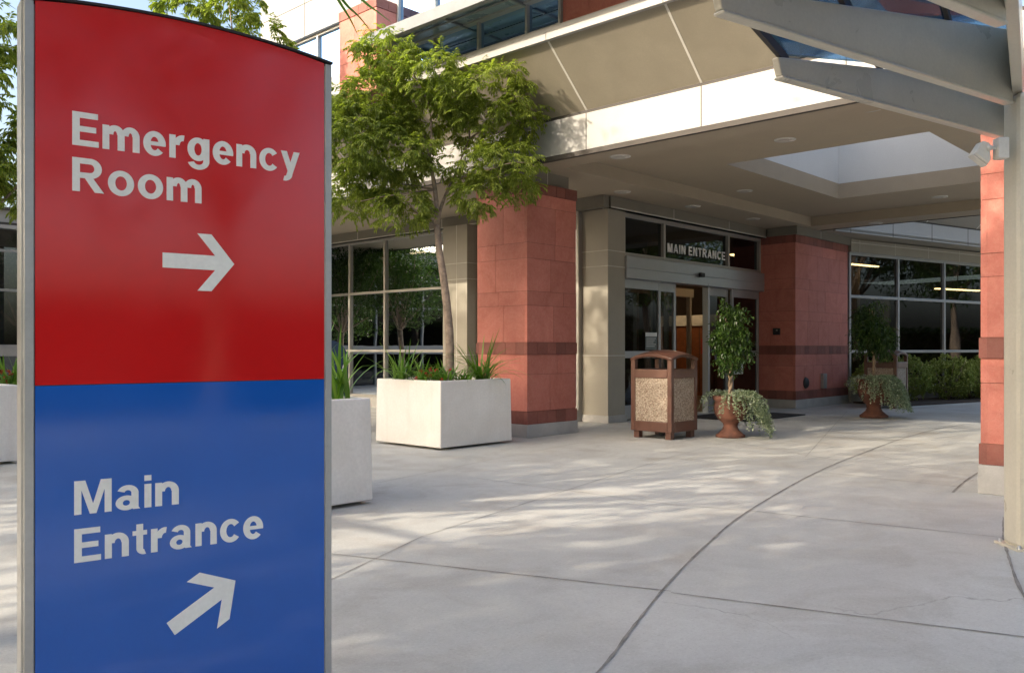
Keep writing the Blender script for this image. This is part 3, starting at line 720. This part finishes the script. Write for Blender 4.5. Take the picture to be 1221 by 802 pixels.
planter(7.755, 8.505, 'square white planter holding the street tree in front of the stone pillar')
planter(3.705, 6.245, 'square white planter half hidden right behind the sign edge')
planter(2.60, 11.0, 'square white planter at the far left edge behind the sign')

# ------------------------------------------------------------------ vegetation helpers
def rdir(r_=rnd):
    while True:
        v = Vector((r_.uniform(-1, 1), r_.uniform(-1, 1), r_.uniform(-1, 1)))
        if .05 < v.length < 1: return v.normalized()
def in_ell(r_=rnd, surf_=.5):
    v = rdir(r_); return v * (r_.random() ** (1 / 3) * (1 - surf_) + surf_ * r_.uniform(.75, 1.0))
def compound_crown(lobes, density, leaf, r_=rnd):
    """lobes: (centre, radii vec (right, depth, up)); drooping pinnate sprays"""
    q = MB()
    for c, rad, dn_ in lobes:
        n = int(density * dn_ * rad[0] * rad[2] * 60)
        for _ in range(n):
            e = in_ell(r_, .6)
            p = c + RT * e.x * rad[0] + FW * e.y * rad[1] + Z * e.z * rad[2]
            out = (RT * e.x + FW * e.y + Z * e.z * .4).normalized()
            for k in range(r_.randint(4, 6)):
                d = (out * .6 + rdir(r_) * .9 + Z * .05); d.z *= .6; d.normalize()
                L = r_.uniform(.11, .20); pos = p.copy(); nl = r_.randint(5, 7)
                for i in range(nl):
                    pos = pos + d * L / nl; d = (d + Vector((0, 0, -.16))).normalized()
                    sd_ = d.cross(Z); sd_ = sd_.normalized() if sd_.length > .05 else RT
                    for sg in (-1, 1):
                        ld = (d * .75 + sd_ * sg * .8 + Vector((0, 0, -.35)) + rdir(r_) * .25)
                        q.leaf(pos, ld, Z, leaf * r_.uniform(.75, 1.2), leaf * .34)
                q.leaf(pos, d, Z, leaf, leaf * .34)
    return q
def limb(q, a, c, r0, r1, wob=.05, n=7):
    a, c = Vector(a), Vector(c); pts = []
    w1 = rdir() * wob * (c - a).length; 
    for i in range(n + 1):
        t = i / n; pts.append(a.lerp(c, t) + w1 * math.sin(t * math.pi))
    q.tube(pts, [r0 + (r1 - r0) * i / n for i in range(n + 1)], 8)
    return pts

# street tree in the middle planter
DT = 11.42
T = thing('street_tree', (7.755, 8.505, .75), 'slim tree with airy bright green crown growing from the middle white planter', 'tree', 'trees in planters')
def PT(x, y, dd=0): return at(x, y, DT + dd)
q = MB()
tr = [Vector((7.80, 8.46, .74)), PT(536, 400), PT(530, 340), PT(524, 300), PT(521, 268)]
tr[0] = at(536, 458, DT)
q.tube(smooth_line(tr, 5), [.062 - .022 * i / 20 for i in range(21)], 10)
fk = PT(521, 270)
q2 = [(PT(517, 225), .030), (PT(541, 235, .1), .024)]
ends = []
p1 = limb(q, fk, PT(512, 190), .036, .024); p2 = limb(q, fk, PT(540, 215, .15), .026, .018)
br = [(p1[-1], PT(490, 110, .3), .02), (p1[-1], PT(455, 165, -.3), .02), (p1[-1], PT(513, 130, -.1), .02), (p1[4], PT(455, 215, .3), .015), (p1[4], PT(430, 240, -.2), .013),
      (p2[-1], PT(560, 165, .2), .016), (p2[-1], PT(590, 200, -.2), .014), (PT(513, 130, -.1), PT(462, 60, .1), .015), (PT(513, 130, -.1), PT(540, 90, .1), .012), (PT(560, 165, .2), PT(610, 120), .012),
      (PT(560, 165, .2), PT(570, 110, .4), .012), (PT(490, 110, .3), PT(430, 105, .2), .012), (fk, PT(485, 240, -.3), .014), (PT(590, 200, -.2), PT(635, 195), .01), (PT(590, 200, -.2), PT(600, 228, -.1), .008)]
for a_, c_, r_ in br: limb(q, a_, c_, r_, r_ * .45, .08)
q.build('trunk', 'bark', T)
S_ = DT / F
lob = [((458, 62), (34, 28), 1.1), ((512, 86), (40, 28), 1.0), ((445, 120), (48, 34), 1.0), ((500, 128), (48, 34), 1.0), ((425, 165), (38, 48), 1.0), ((468, 180), (48, 40), 1.2), ((412, 125), (20, 28), .9),
       ((590, 105), (46, 28), .9), ((622, 130), (24, 36), .9), ((585, 150), (52, 28), .8), ((598, 195), (50, 24), 1.1), ((575, 232), (30, 20), 1.0), ((615, 222), (26, 22), .8), ((552, 200), (26, 20), .6),
       ((480, 245), (34, 26), 1.1), ((415, 235), (34, 24), .9), ((440, 210), (38, 22), .9), ((535, 110), (28, 24), .7), ((505, 185), (20, 22), .6), ((552, 125), (26, 22), .6)]
lobes = [(PT(c[0], c[1], rnd.uniform(-.35, .35)), (r_[0] * S_, max(.42, r_[0] * S_ * 1.1), r_[1] * S_), d_) for c, r_, d_ in lob]
q = compound_crown(lobes, 6.6, .064); q.build('crown', 'leafA', T)

def small_tree(base, ztrunk, crown, label, dens=1.0, leaf=.09, seed=3):
    r_ = random.Random(seed); T = thing('street_tree', base, label, 'tree', 'trees in planters'); base = Vector(base)
    q = MB(); top = base + Z * ztrunk + RT * .08
    limb(q, base, top, .065, .04, .03)
    lb = []
    for c, rad, d_ in crown:
        c = base + RT * c[0] + FW * c[1] + Z * c[2]; lb.append((c, rad, d_)); limb(q, top, c, .025, .008, .08)
    q.build('trunk', 'bark', T); q = compound_crown(lb, dens, leaf, r_); q.build('crown', 'leafA', T)
cr = [((-.9, 0, 2.6), (.6, .6, .45), 1), ((-.3, .3, 3.3), (.7, .7, .5), 1), ((.5, -.2, 3.1), (.7, .7, .5), 1), ((0, 0, 2.5), (.8, .8, .5), 1), ((1.0, .1, 2.5), (.5, .6, .5), 1), ((-.5, 0, 3.9), (.5, .5, .35), 1), ((.3, .2, 3.9), (.55, .5, .4), 1), ((-1.0, .1, 3.2), (.5, .5, .5), 1), ((-.5, -.3, 2.0), (.6, .6, .35), 1)]
b0 = Vector((2.6, 11.0, .75))
small_tree(b0, 1.7, cr, 'leafy planter tree at the far left edge of the view behind the sign', 3.0, .085, 5)
tb = rc(-4.4, 12.9); 
cr3 = [((-.5, 0, 5.3), (.6, .6, .5), .5), ((.0, .2, 5.6), (.6, .6, .5), 1), ((.35, 0, 5.3), (.6, .6, .5), .8), ((-.45, 0, 6.15), (.5, .5, .33), 1), ((.25, -.2, 6.35), (.55, .5, .33), 1.1), ((.65, .1, 5.8), (.4, .5, .4), 1)]
small_tree((tb.x, tb.y, 0), 2.8, cr3, 'taller tree whose crown shows above the top edge of the sign', 3.6, .085, 6)

# strap-leaved plants
def strap(q, base, ang, L, w, lean, droop, r_=rnd):
    d = Vector((math.cos(ang), math.sin(ang), 0)); s_ = Vector((-d.y, d.x, 0)); n = 7; V = []
    p = Vector(base); el = R(90) - lean
    for i in range(n + 1):
        t = i / n; ww = w * (1 - t ** 3) * (.7 + .6 * min(1, t * 3)) * .75
        up = d * math.cos(el) + Z * math.sin(el)
        V += [p - s_ * ww / 2 + d.cross(s_) * 0 + Z * .15 * ww, p, p + s_ * ww / 2 + Z * .15 * ww]
        p = p + up * L / n; el -= droop / n
    q.add(V, [f_ for i in range(n) for f_ in ((3 * i, 3 * i + 1, 3 * i + 4, 3 * i + 3), (3 * i + 1, 3 * i + 2, 3 * i + 5, 3 * i + 4))], True)
def clump(x, y, z, n0, L, label, w=.03, droop=2.3, lean=.75, cat='plant', red=0, grp='strap-leaved plants in the planters'):
    n = int(n0 * 1.7)
    T = thing('strap_leaved_plant', (x, y, z), label, cat, grp)
    q = MB()
    for i in range(n):
        a_ = rnd.uniform(0, 2 * math.pi)
        strap(q, (x + rnd.uniform(-.07, .07), y + rnd.uniform(-.07, .07), z), a_, L * rnd.uniform(.55, 1.1), w * rnd.uniform(.7, 1.1), rnd.uniform(.05, lean), rnd.uniform(.2, droop))
    q.build('leaves', 'leafP', T)
    if red:
        for i in range(red):
            q = MB(); p_ = Vector((x + rnd.uniform(-.1, .1), y + rnd.uniform(-.1, .1), z + rnd.uniform(.08, .22)))
            for k in range(6): q.leaf(p_, rdir(), Z, .04, .03)
            q.build('flower', 'petal', T)
def pos_on(x, D): v = rc((x - CX) / F * D, D); return v.x, v.y
PZ = .775
for xx, DD, n, L, lab, red in [(478, 11.3, 36, .62, 'strap-leaved plant at the left corner of the middle planter', 0), (503, 11.0, 26, .44, 'low strap-leaved plant with dark red buds left of the tree trunk', 8),
                               (553, 11.1, 30, .30, 'low leafy clump just right of the tree trunk', 0), (575, 11.35, 40, .74, 'tall spiky strap-leaved plant at the right corner of the middle planter', 0),
                               (530, 10.95, 26, .38, 'short arching clump at the front corner of the middle planter', 3), (520, 11.8, 30, .34, 'strap-leaved clump behind the tree trunk', 0)]:
    x_, y_ = pos_on(xx, DD); clump(x_, y_, PZ, n, L, lab, red=red)
for dx, dy, n, L, lab in [(.47, -.42, 13, .66, 'bright strap-leaved plant at the front right corner of the planter behind the sign'), (.40, -.12, 14, .74, 'tall upright strap-leaved plant in the middle of the planter behind the sign')]:
    clump(3.705 + dx, 6.245 + dy, PZ, n, L, lab, w=.034, droop=1.0, lean=.6)
x_, y_ = pos_on(12, 10.0); clump(x_ , y_, PZ, 30, .45, 'strap-leaved plant with red buds in the far left planter', red=10)

# palm behind the sign: only frond tips show above the frame's top edge
pb = rc(-2.55, 3.55)
T = thing('palm_tree', (pb.x, pb.y, 0), 'palm left of the sign whose narrow green leaf blades hang in at the top edge', 'palm')
q = MB(); q.tube([pb, pb + Z * 1.3 + RT * .03, pb + Z * 2.6], [.085, .065, .055], 12); q.build('trunk', 'bark', T)
q = MB(); hub = pb + Z * 2.65
def blade(q, pts, wd):
    V = []
    for i, p in enumerate(pts):
        t = i / (len(pts) - 1); w_ = wd * (1 - t ** 2) * min(1, .35 + 3 * t) + .001; d_ = (pts[min(i + 1, len(pts) - 1)] - pts[max(i - 1, 0)]).normalized()
        s_ = d_.cross(FW).normalized(); V += [p - s_ * w_ / 2, p + s_ * w_ / 2 + FW * .004]
    q.add(V, [(2 * k, 2 * k + 1, 2 * k + 3, 2 * k + 2) for k in range(len(pts) - 1)], True)
def frond(q, hub, az, el, L, n=13):
    d = (RT * math.cos(az) + FW * math.sin(az)); stem = hub + d * L * .45 * math.cos(el) + Z * L * .45 * math.sin(el)
    q.tube([hub, stem], [.012, .007], 6)
    dd = (stem - hub).normalized(); sdv = dd.cross(Z).normalized()
    for i in range(n):
        th = R(-80 + 160 * i / (n - 1)); v = dd * math.cos(th) + sdv * math.sin(th); p = stem.copy(); ln = L * .62 * (1 - .25 * abs(i - n / 2) / n); P_ = [p]
        for k in range(6):
            t = k / 6; p = p + (v + Vector((0, 0, -.8 * t * t))).normalized() * ln / 6; P_.append(p)
        blade(q, P_, .022)
for az, el, L in [(R(95), R(55), .9), (R(130), R(40), 1.0), (R(175), R(30), 1.1), (R(225), R(40), 1.0), (R(270), R(50), 1.0), (R(60), R(72), .8), (R(310), R(60), .9), (R(200), R(75), .8)]:
    frond(q, hub, az, el, L)
hs = at(300, -175, 3.5)
q.tube(smooth_line([hub, hub + (hs - hub) * .5 + Z * .12, hs], 4), .009, 6)
for pts in (((352, -90), (384, -35), (404, 1), (417, 22), (427, 43)), ((356, -95), (388, -36), (409, 1), (428, 20), (446, 42)), ((365, -95), (405, -30), (433, 1), (450, 14), (468, 28)),
            ((340, -110), (380, -120), (430, -110), (470, -80)), ((330, -120), (350, -180), (400, -200), (450, -190)), ((310, -120), (320, -95), (330, -75), (340, -60))):
    P3 = smooth_line([hs] + [at(x_, y_, 3.5 + .03 * i) for i, (x_, y_) in enumerate(pts)], 3)
    blade(q, P3, .017)
q.build('fronds', 'leafP', T)

# ------------------------------------------------------------------ litter bins
def make_bin(label):
    T = thing('litter_bin', (0, 0, 0), label, 'litter bin', 'brown litter bins with pebble panels'); h = .335
    q = MB()
    for sx in (-1, 1):
        for sy in (-1, 1):
            q.box(sx * h - (.0 if sx < 0 else .07), sx * h + (.07 if sx < 0 else .0), sy * h - (0 if sy < 0 else .07), sy * h + (.07 if sy < 0 else 0), .1, 1.115)
    i = h - .07
    for (z0, z1, o) in ((.1, .24, .006), (.84, .96, .004)):
        q.box(-i - .0, i, -h - o, -i, z0, z1); q.box(-i, i, i, h + o, z0, z1); q.box(-h - o, -i, -i, i, z0, z1); q.box(i, h + o, -i, i, z0, z1)
    q.build('frame', 'brown', T, bevel=.008)
    q = MB(); g = 12; hh = h + .012
    zf = lambda a_, c_: 1.105 + .062 * ((1 - a_ * a_) + (1 - c_ * c_))
    V = [(hh * (2 * i_ / g - 1), hh * (2 * j_ / g - 1), zf(2 * i_ / g - 1, 2 * j_ / g - 1)) for j_ in range(g + 1) for i_ in range(g + 1)]
    q.add(V, [(j_ * (g + 1) + i_, j_ * (g + 1) + i_ + 1, (j_ + 1) * (g + 1) + i_ + 1, (j_ + 1) * (g + 1) + i_) for j_ in range(g) for i_ in range(g)], True)
    o = q.build('lid', 'brown', T); s_ = o.modifiers.new('solid', 'SOLIDIFY'); s_.thickness = .045; s_.offset = -1; bv = o.modifiers.new('bevel', 'BEVEL'); bv.width = .01; bv.segments = 2; bv.limit_method = 'ANGLE'
    for k in range(4):
        q = MB(); q.box(-i + .001, i - .001, -h + .014, -h + .03, .241, .839); o = q.build('pebble_panel', 'agg', T); o.rotation_euler = (0, 0, k * math.pi / 2)
    q = MB(); q.box(-i + .002, i - .002, -i + .002, i - .002, .13, .90); q.build('liner', 'black', T)
    for sx in (-1, 1):
        for sy in (-1, 1):
            q = MB(); q.box(sx * .26 - .045, sx * .26 + .045, sy * .26 - .045, sy * .26 + .045, 0, .1); q.build('foot', 'brown', T, bevel=.006)
    q = MB(); q.box(-.06, .06, -.05, .05, .03, .1); q.build('latch', 'black', T)
    return T
B1 = make_bin('brown litter bin with pebble panels beside the grey pier, nearer of the two')
B1.location = (10.06 + .335, 6.47 + .335, 0)
def dup(T, loc, label):
    r_ = T.copy(); COL.objects.link(r_); r_.location = loc; r_['label'] = label
    for ch in T.children:
        c_ = ch.copy(); COL.objects.link(c_); c_.parent = r_
    return r_
B2 = dup(B1, (18.45 + .35, 6.45 + .335, 0), 'brown litter bin with pebble panels behind the far terracotta urn')

# ------------------------------------------------------------------ urns, topiary, ivy
def make_urn(label, k=1.0):
    T = thing('terracotta_urn', (0, 0, 0), label, 'urn', 'terracotta urns by the entrance')
    q = MB(); prof = [(.0, .0), (.20, 0), (.205, .03), (.17, .055), (.12, .10), (.095, .16), (.11, .20), (.17, .25), (.215, .32), (.235, .40), (.225, .47), (.215, .50), (.245, .53), (.25, .57), (.235, .585), (.21, .57), (.20, .50), (0, .50)]
    q.lathe([(a_ * k, c_ * k) for a_, c_ in prof], (0, 0, 0), 28); q.build('bowl', 'terra', T)
    q = MB(); q.lathe([(0, .53 * k), (.2 * k, .52 * k)], (0, 0, 0), 20); q.build('soil', 'soil', T); return T
def make_topiary(label, h0, h1, w, n):
    T = thing('ficus_topiary', (0, 0, 0), label, 'potted tree', 'ficus trees in urns')
    q = MB()
    for ph in (0, math.pi):
        q.tube([(math.cos(ph + t * .9) * .018, math.sin(ph + t * .9) * .018, t * (h0 + .1) / 14) for t in range(15)], .019, 7)
    for k in range(9):
        e = rdir(); limb(q, (0, 0, h0 + .05), (e.x * w * .6, e.y * w * .6, h0 + .15 + abs(e.z) * (h1 - h0) * .7), .012, .004)
    q.build('trunk', 'bark2', T)
    q = MB(); hh = h1 - h0
    lob_ = [(Vector((rnd.uniform(-1, 1) * w * .45, rnd.uniform(-1, 1) * w * .45, h0 + hh * t)), w * sc) for t, sc in ((.14, .50), (.22, .62), (.32, .62), (.40, .66), (.48, .6), (.56, .58), (.66, .5), (.76, .42), (.88, .28), (.3, .6), (.5, .55))]
    for c_, rr in lob_:
        limb(q, (0, 0, c_.z - .1), c_, .006, .003)
        for i in range(int(n * rr * rr / (w * w) * .28)):
            e = in_ell(rnd, .3); p = c_ + Vector((e.x, e.y, e.z * .9)) * rr; out = Vector((e.x, e.y, .1)) * .7
            tw = out * .5 + rdir() * .8 + Vector((0, 0, -.25)); tw.normalize()
            for k in range(7):
                p = p + tw * .022; tw = (tw + Vector((0, 0, -.12))).normalized(); q.leaf(p, tw * .5 + rdir() * .7 + Vector((0, 0, -.35)), Z, rnd.uniform(.045, .07), .028)
    q.build('crown', 'leafB', T); return T
def make_ivy(label, r0, n, bias, lmin, lmax):
    T = MB(); q = T
    for i in range(n):
        a_ = rnd.uniform(0, 6.283); wgt = .5 + .5 * math.cos(a_ - bias)
        if rnd.random() > .12 + .88 * wgt ** 2: continue
        L = rnd.uniform(lmin, lmax) * (.4 + .6 * wgt); r_ = r0 * rnd.uniform(.4, 1.0); p = Vector((math.cos(a_) * r_, math.sin(a_) * r_, .02 + rnd.uniform(0, .05)))
        out = Vector((math.cos(a_), math.sin(a_), 0)); dirn = out * 1.0 + Z * .35; st = .03; run = 0; tot = (r0 - r_) + L
        while run < tot:
            p = p + dirn.normalized() * st + rdir() * .008; run += st
            dirn = (dirn + Vector((0, 0, -.28))) if Vector((p.x, p.y, 0)).length > r0 * .92 else out + Z * .1
            dirn.normalize(); dirn += out * .06
            if p.z < -.55: break
            for k in range(2): q.leaf(p, out * .6 + rdir() * .9, Z, rnd.uniform(.024, .042), .03, .1)
    o = T.build('trailing_ivy', 'leafI'); return tag(o, label, 'ivy', 'ivy trailing from the urns')
u1 = at(871, 520.8, 12.23); u1 = Vector((u1.x, u1.y, 0))
U = make_urn('weathered terracotta urn beside the nearer litter bin'); U.location = u1
P1 = make_topiary('small ficus tree with twisted trunk in the nearer terracotta urn', .42, 1.46, .275, 760); P1.location = u1 + Z * .53
I1 = make_ivy('pale green ivy spilling down the right side of the nearer urn', .24, 420, math.atan2(RT.y, RT.x), .3, .72); I1.location = u1 + Z * .56
u2 = at(1042, 497, 15.7); u2 = Vector((u2.x, u2.y, 0))
U2 = make_urn('terracotta urn in front of the far litter bin', 1.2); U2.location = u2
P2 = make_topiary('dark ficus tree with straight pale trunk in the far urn', .50, 1.56, .40, 900); P2.location = u2 + Z * .62
I2 = make_ivy('pale green ivy covering the front of the far urn', .27, 480, math.atan2(-FW.y * .5 + RT.y, -FW.x * .5 + RT.x), .35, .8); I2.location = u2 + Z * .67

# ------------------------------------------------------------------ shrubs by far windows
def make_shrub(n=900, w=.62, h=.95, seed=1):
    r_ = random.Random(seed); q = MB()
    T = thing('shrub', (0, 0, 0), 'x', 'shrub', 'green shrubs under the far windows')
    s_ = MB()
    for i in range(14):
        a_ = r_.uniform(0, 6.28); e = Vector((math.cos(a_) * w * .7, math.sin(a_) * w * .7, h * r_.uniform(.6, .95))); s_.tube([(0, 0, 0), e * .5 + Z * .1, e], [.012, .008, .004], 5)
    s_.build('stems', 'bark', T)
    for i in range(n):
        e = in_ell(r_, .55); p = Vector((e.x * w, e.y * w, h * .52 + e.z * h * .5 * (1 + .25 * math.sin(e.x * 9) * math.cos(e.y * 7))))
        if p.z < .02: continue
        for k in range(7): q.leaf(p, rdir(r_) + Z * .5, Z, r_.uniform(.05, .085), .032)
    q.build('foliage', 'leafS', T); return T
sh = make_shrub(); sh2 = make_shrub(seed=9, h=1.05)
def far(x, off): d = cx(x); p_ = co + ca * d + cn * off; return Vector((p_.x, p_.y, 0))
spots = [(1016, .7, 'shrub between the far stone pillar and the far urn', sh), (1096, .75, 'shrub right beside the far litter bin', sh2), (1120, .8, 'shrub second to the right of the far litter bin', None),
         (1142, .75, 'shrub second from the right stone pillar, under the windows', None), (1166, .8, 'shrub showing at the edge of the right stone pillar', None), (1060, .45, 'shrub hidden mostly behind the far litter bin', None), (1192, .8, 'last shrub of the row, behind the right stone pillar', None)]
for i, (x_, off, lab, o_) in enumerate(spots):
    if o_ is None: o_ = dup((sh, sh2)[i % 2], (0, 0, 0), lab)
    o_.location = far(x_, off); o_['label'] = lab; o_.rotation_euler = (0, 0, i * 1.3)
q = MB(); q.obox(co + cn * .15, ca * 11, cn * 1.35, Z * .03); struct(q.build('planting_bed', 'soil'))

# ------------------------------------------------------------------ mailbox
mb = rc(-2.79, 13.2)
T = thing('mailbox', mb, 'navy blue collection mailbox with rounded top behind the planters', 'mailbox')
fx = RT * .97 + FW * .25; fx.normalize(); fy = Vector((-fx.y, fx.x, 0))
prof = []
for i in range(13): a_ = math.pi * i / 12; prof.append((-.27 * math.cos(a_), 1.10 + .27 * math.sin(a_)))
prof = [(-.27, .15)] + prof + [(.27, .15)]
q = MB(); q.prism([mb + fx * a_ + Z * c_ - fy * .28 for a_, c_ in prof], fy * .56); q.build('body', 'mail', T, bevel=.01)
for sx in (-.2, .2):
    for sy in (-.22, .22): q = MB(); q.obox(mb + fx * (sx - .03) + fy * (sy - .03), fx * .06, fy * .06, Z * .15); q.build('leg', 'mail', T)
q = MB(); hp = mb + fx * .19 - fy * .30 + Z * .92
q.tube([hp, hp - fy * .03 + Z * .0, hp - fy * .03 + Z * .18 + fx * .04, hp + Z * .18 + fx * .04], .008, 6); q.build('handle', 'letter', T)

# ------------------------------------------------------------------ steel and glass canopy
T = thing('steel_canopy', rc(3.19, 5.5), 'taupe steel canopy with tapered beams and blue glass roof at the upper right', 'canopy')
bd = (RT * 2.2 + FW * 1.49).normalized(); qd = (RT * .56 + FW * .93).normalized(); cw = .2
cbase = rc(3.235, 5.46)
q = MB(); q.obox(cbase - RT * .10 - FW * .1, RT * cw, FW * cw, Z * 2.84); q.build('column', 'steel', T, bevel=.035)
q = MB(); q.obox(cbase - RT * .13 - FW * .13, RT * .26, FW * .26, Z * .015); q.build('base_plate', 'steel', T)
ZB = 2.79
for sx in (-.105, .105):
    for sy in (-.105, .105):
        q = MB(); p_ = cbase + RT * sx + FW * sy; q.lathe([(.012, .0), (.012, .032), (0, .034)], p_, 6); q.build('anchor_bolt', 'alu', T)
def beam(e, L=2.66):
    n = Vector((bd.y, -bd.x, 0)); w_ = .045; q = MB(); e = Vector((e.x, e.y, 0)); tip = e - bd * L
    z = lambda t: .10 + (.45 - .10) * t
    q.prism([tip + Z * ZB - n * w_ / 2 + bd * .03, e + Z * ZB - n * w_ / 2, e + Z * (ZB + .45) - n * w_ / 2, tip + Z * (ZB + .10) - n * w_ / 2], n * w_)
    q.prism([tip + Z * (ZB - .018) - n * .032 + bd * .03, e + Z * (ZB - .018) - n * .032, e + Z * (ZB) - n * .032, tip + Z * ZB - n * .032 + bd * .03], n * .064)
    return q.build('beam', 'steel', T, bevel=.008)
e1 = rc(3.12, 5.44); e2 = rc(4.05, 6.64); e3 = e1 - qd * 1.55; e4 = e1 - qd * 3.0
tips = []
for e, L in ((e1, 2.66), (e2, 3.10), (e3, 2.66), (e4, 2.66)): beam(e, L); tips.append(e - bd * L)
# girder on the column
q = MB(); q.obox(e4 - qd * .4 + Z * (ZB + .055) + bd * .03, qd * (6.0), bd * .14, Z * .42); q.build('girder', 'steel', T, bevel=.006)
q = MB()
gt = lambda t, off: e1 - bd * 2.66 * (1 - t) + Z * (ZB + .105 + .35 * t + off)
for t in (.0, .35, .72):
    p_ = gt(t, .0); q.obox(p_ - qd * 2.6, qd * (3.85), bd * .06, Z * .055)
q.build('purlin', 'darkgap', T)
q = MB(); a_ = gt(-.03, .06) - qd * 2.6; c_ = gt(1.0, .06) - qd * 2.6
q.prism([a_, c_, c_ + qd * 3.9, a_ + qd * 3.9], Z * .012); q.build('glass_roof', 'glasscan', T)

# floodlight on the column
fb = at(1201, 177, 5.40)
T = thing('floodlight', fb, 'small off-white floodlight with junction box fixed to the steel column', 'floodlight')
q = MB(); q.obox(fb - RT * .068 - FW * .03 - Z * .065, RT * .066, FW * .075, Z * .13); q.build('junction_box', 'fixture', T, bevel=.006)
q = MB(); q.tube([fb - RT * .066, fb - RT * .105 + Z * .005], .010, 8); q.tube([fb - RT * .1 + Z * .005, fb - RT * .125 + Z * .0], .018, 10); q.build('arm', 'fixture', T)
hc_ = fb - RT * .135 + Z * .015
q = MB(); q.prism([hc_ + Z * .035 - RT * .012, hc_ + Z * .02 + RT * .03, hc_ - Z * .08 + RT * .035, hc_ - Z * .11 + RT * .02, hc_ - Z * .045 - RT * .065], FW * .09); q.build('lamp_head', 'fixture', T, bevel=.008)
q = MB(); q.prism([hc_ - Z * .05 - RT * .07 + FW * .01, hc_ - Z * .118 + RT * .018 + FW * .01, hc_ - Z * .108 + RT * .012 + FW * .01, hc_ - Z * .045 - RT * .06 + FW * .01], FW * .07); q.build('lens', 'lens', T)

# ------------------------------------------------------------------ trees around the forecourt (outside the frame: they shade and are reflected)
def big_tree(seed, label, n=1500, rad=(3.2, 3.2, 3.2), zc=6.0, leaf=.19):
    r_ = random.Random(seed); T = thing('shade_tree', (0, 0, 0), label, 'tree', 'shade trees across the drive')
    q = MB(); limb(q, (0, 0, 0), (.2, 0, 3.4), .20, .14, .02)
    C = [Vector((r_.uniform(-1, 1) * rad[0] * .6, r_.uniform(-1, 1) * rad[1] * .6, zc + r_.uniform(-1, 1) * rad[2] * .6)) for _ in range(16)]
    for c in C: limb(q, (.2, 0, 3.3), c, .07, .015, .06)
    q.build('trunk', 'bark', T); q = MB()
    for c in C:
        rr = r_.uniform(.9, 1.5)
        for i in range(n // 16):
            e = in_ell(r_, .4); p = c + e * rr
            for k in range(6): q.leaf(p + rdir(r_) * .18, rdir(r_) + Vector((0, 0, -.3)), Z, leaf * r_.uniform(.7, 1.2), leaf * .45)
    q.build('crown', 'leafD', T); return T
t1 = big_tree(21, 'shade tree left of the forecourt, outside the view'); t2 = big_tree(22, 'shade tree behind the camera, outside the view'); t3 = big_tree(23, 'thin-crowned shade tree left of the forecourt, outside the view', n=620)
t4 = dup(t3, (3.6, -10.2, 0), 'thin-crowned shade tree behind the camera, outside the view'); t4.scale = (.95, .95, 1.0)
t3.location = (-3.4, 7.9, 0); t3.scale = (1.1, 1.1, 1.1)
TR = [(-3.6, 3.0, 1.12, 0), (-6, -3.5, 1.1, 1), (-4.0, 12.2, 1.12, 2), (-3.8, -1.6, 1.12, 3), (-8.5, 4.4, 1.36, 4), (-8.8, 13.4, 1.34, 5), (-8.2, 0, 1.34, 1.5), (-9.2, 15.4, 1.35, .5), (-8.6, 20, 1.4, 1), (-4.2, 4.7, 1.12, 3.3),
      (-1.0, -9.0, 1.1, 2), (8.5, -9.0, 1.1, .3), (15, -9.0, 1.1, 4), (21, -8.6, 1.0, 5), (-3.5, 17, 1.22, 2.5), (27, -8.0, 1.1, 2.2), (8.0, 18.3, .52, 1), (9.9, 18.6, .5, 3), (-6, -9.8, .9, 1), (12, -10, .85, 3), (18, -10, .8, 4.4), (24, -9.8, .8, 2), (33, -8.5, 1.1, 1), (39, -8, 1.1, 3), (45, -6, 1.15, 2), (36, -11, 1.1, 4), (42, -11, 1.1, 5), (30, -10.5, .9, 0)]  # two small trees by the low wing are added to darken window reflections
for i, (x_, y_, s_, rz) in enumerate(TR):
    src = (t1, t2)[i % 2]
    o_ = src if i < 2 else dup(src, (0, 0, 0), 'unseen shade tree around the forecourt, placed for shade and reflections')
    o_.location = (x_, y_, 0 if x_ > -9 else -.02); o_.scale = (s_, s_, s_); o_.rotation_euler = (0, 0, rz)

def hedge(x0, x1, y0, y1, h, label, seed):
    r_ = random.Random(seed); T = thing('added_hedge', ((x0 + x1) / 2, (y0 + y1) / 2, 0), label, 'hedge', 'unseen hedges added for reflections')
    q = MB(); q.box(x0 + .15, x1 - .15, y0 + .15, y1 - .15, 0, h - .15); q.build('inner_branches', 'soil', T)
    q = MB(); n = int(((x1 - x0) + (y1 - y0)) * 2 * h * 22)
    for i in range(n):
        x = r_.uniform(x0, x1); y = r_.uniform(y0, y1); z = r_.uniform(0, h); f = r_.random()
        if x1 - x0 > y1 - y0: y = y1 + r_.uniform(-.15, .05) if f < .8 else y
        else: x = x1 + r_.uniform(-.15, .05) if f < .8 else x
        if f >= .8: z = h + r_.uniform(-.15, .1)
        for k in range(4): q.leaf(Vector((x, y, z)), rdir(r_) + Z * .4, Z, .17, .09)
    q.build('foliage', 'leafD', T)
hedge(-9, 50, -13.6, -12.4, 2.2, 'long unseen hedge added behind the camera for dark reflections', 31)  # hedges added out of view to darken what sign and windows reflect
hedge(-10.6, -9.6, -8, 26, 2.6, 'long unseen hedge added along the lawn for dark reflections', 32)

for i, (x_, zz, w_, h_) in enumerate([(1098, 1.55, 1.1, .5), (1150, 1.7, .5, 1.0), (1042, 1.3, .9, .6), (1088, 2.6, .8, .12)]):
    k_ = far(x_, 0) + ca * .3 - cn * (2.2 + .5 * i)
    q = MB(); q.obox(k_ + Z * zz, ca * w_, -cn * .04, Z * h_); q.obox(k_ + Z * .0 + ca * .04 - cn * .05, ca * .04, -cn * .04, Z * (zz + h_)); q.obox(k_ + ca * (w_ - .08) - cn * .05, ca * .04, -cn * .04, Z * (zz + h_)); P(q, 'display_board', 'curtain')
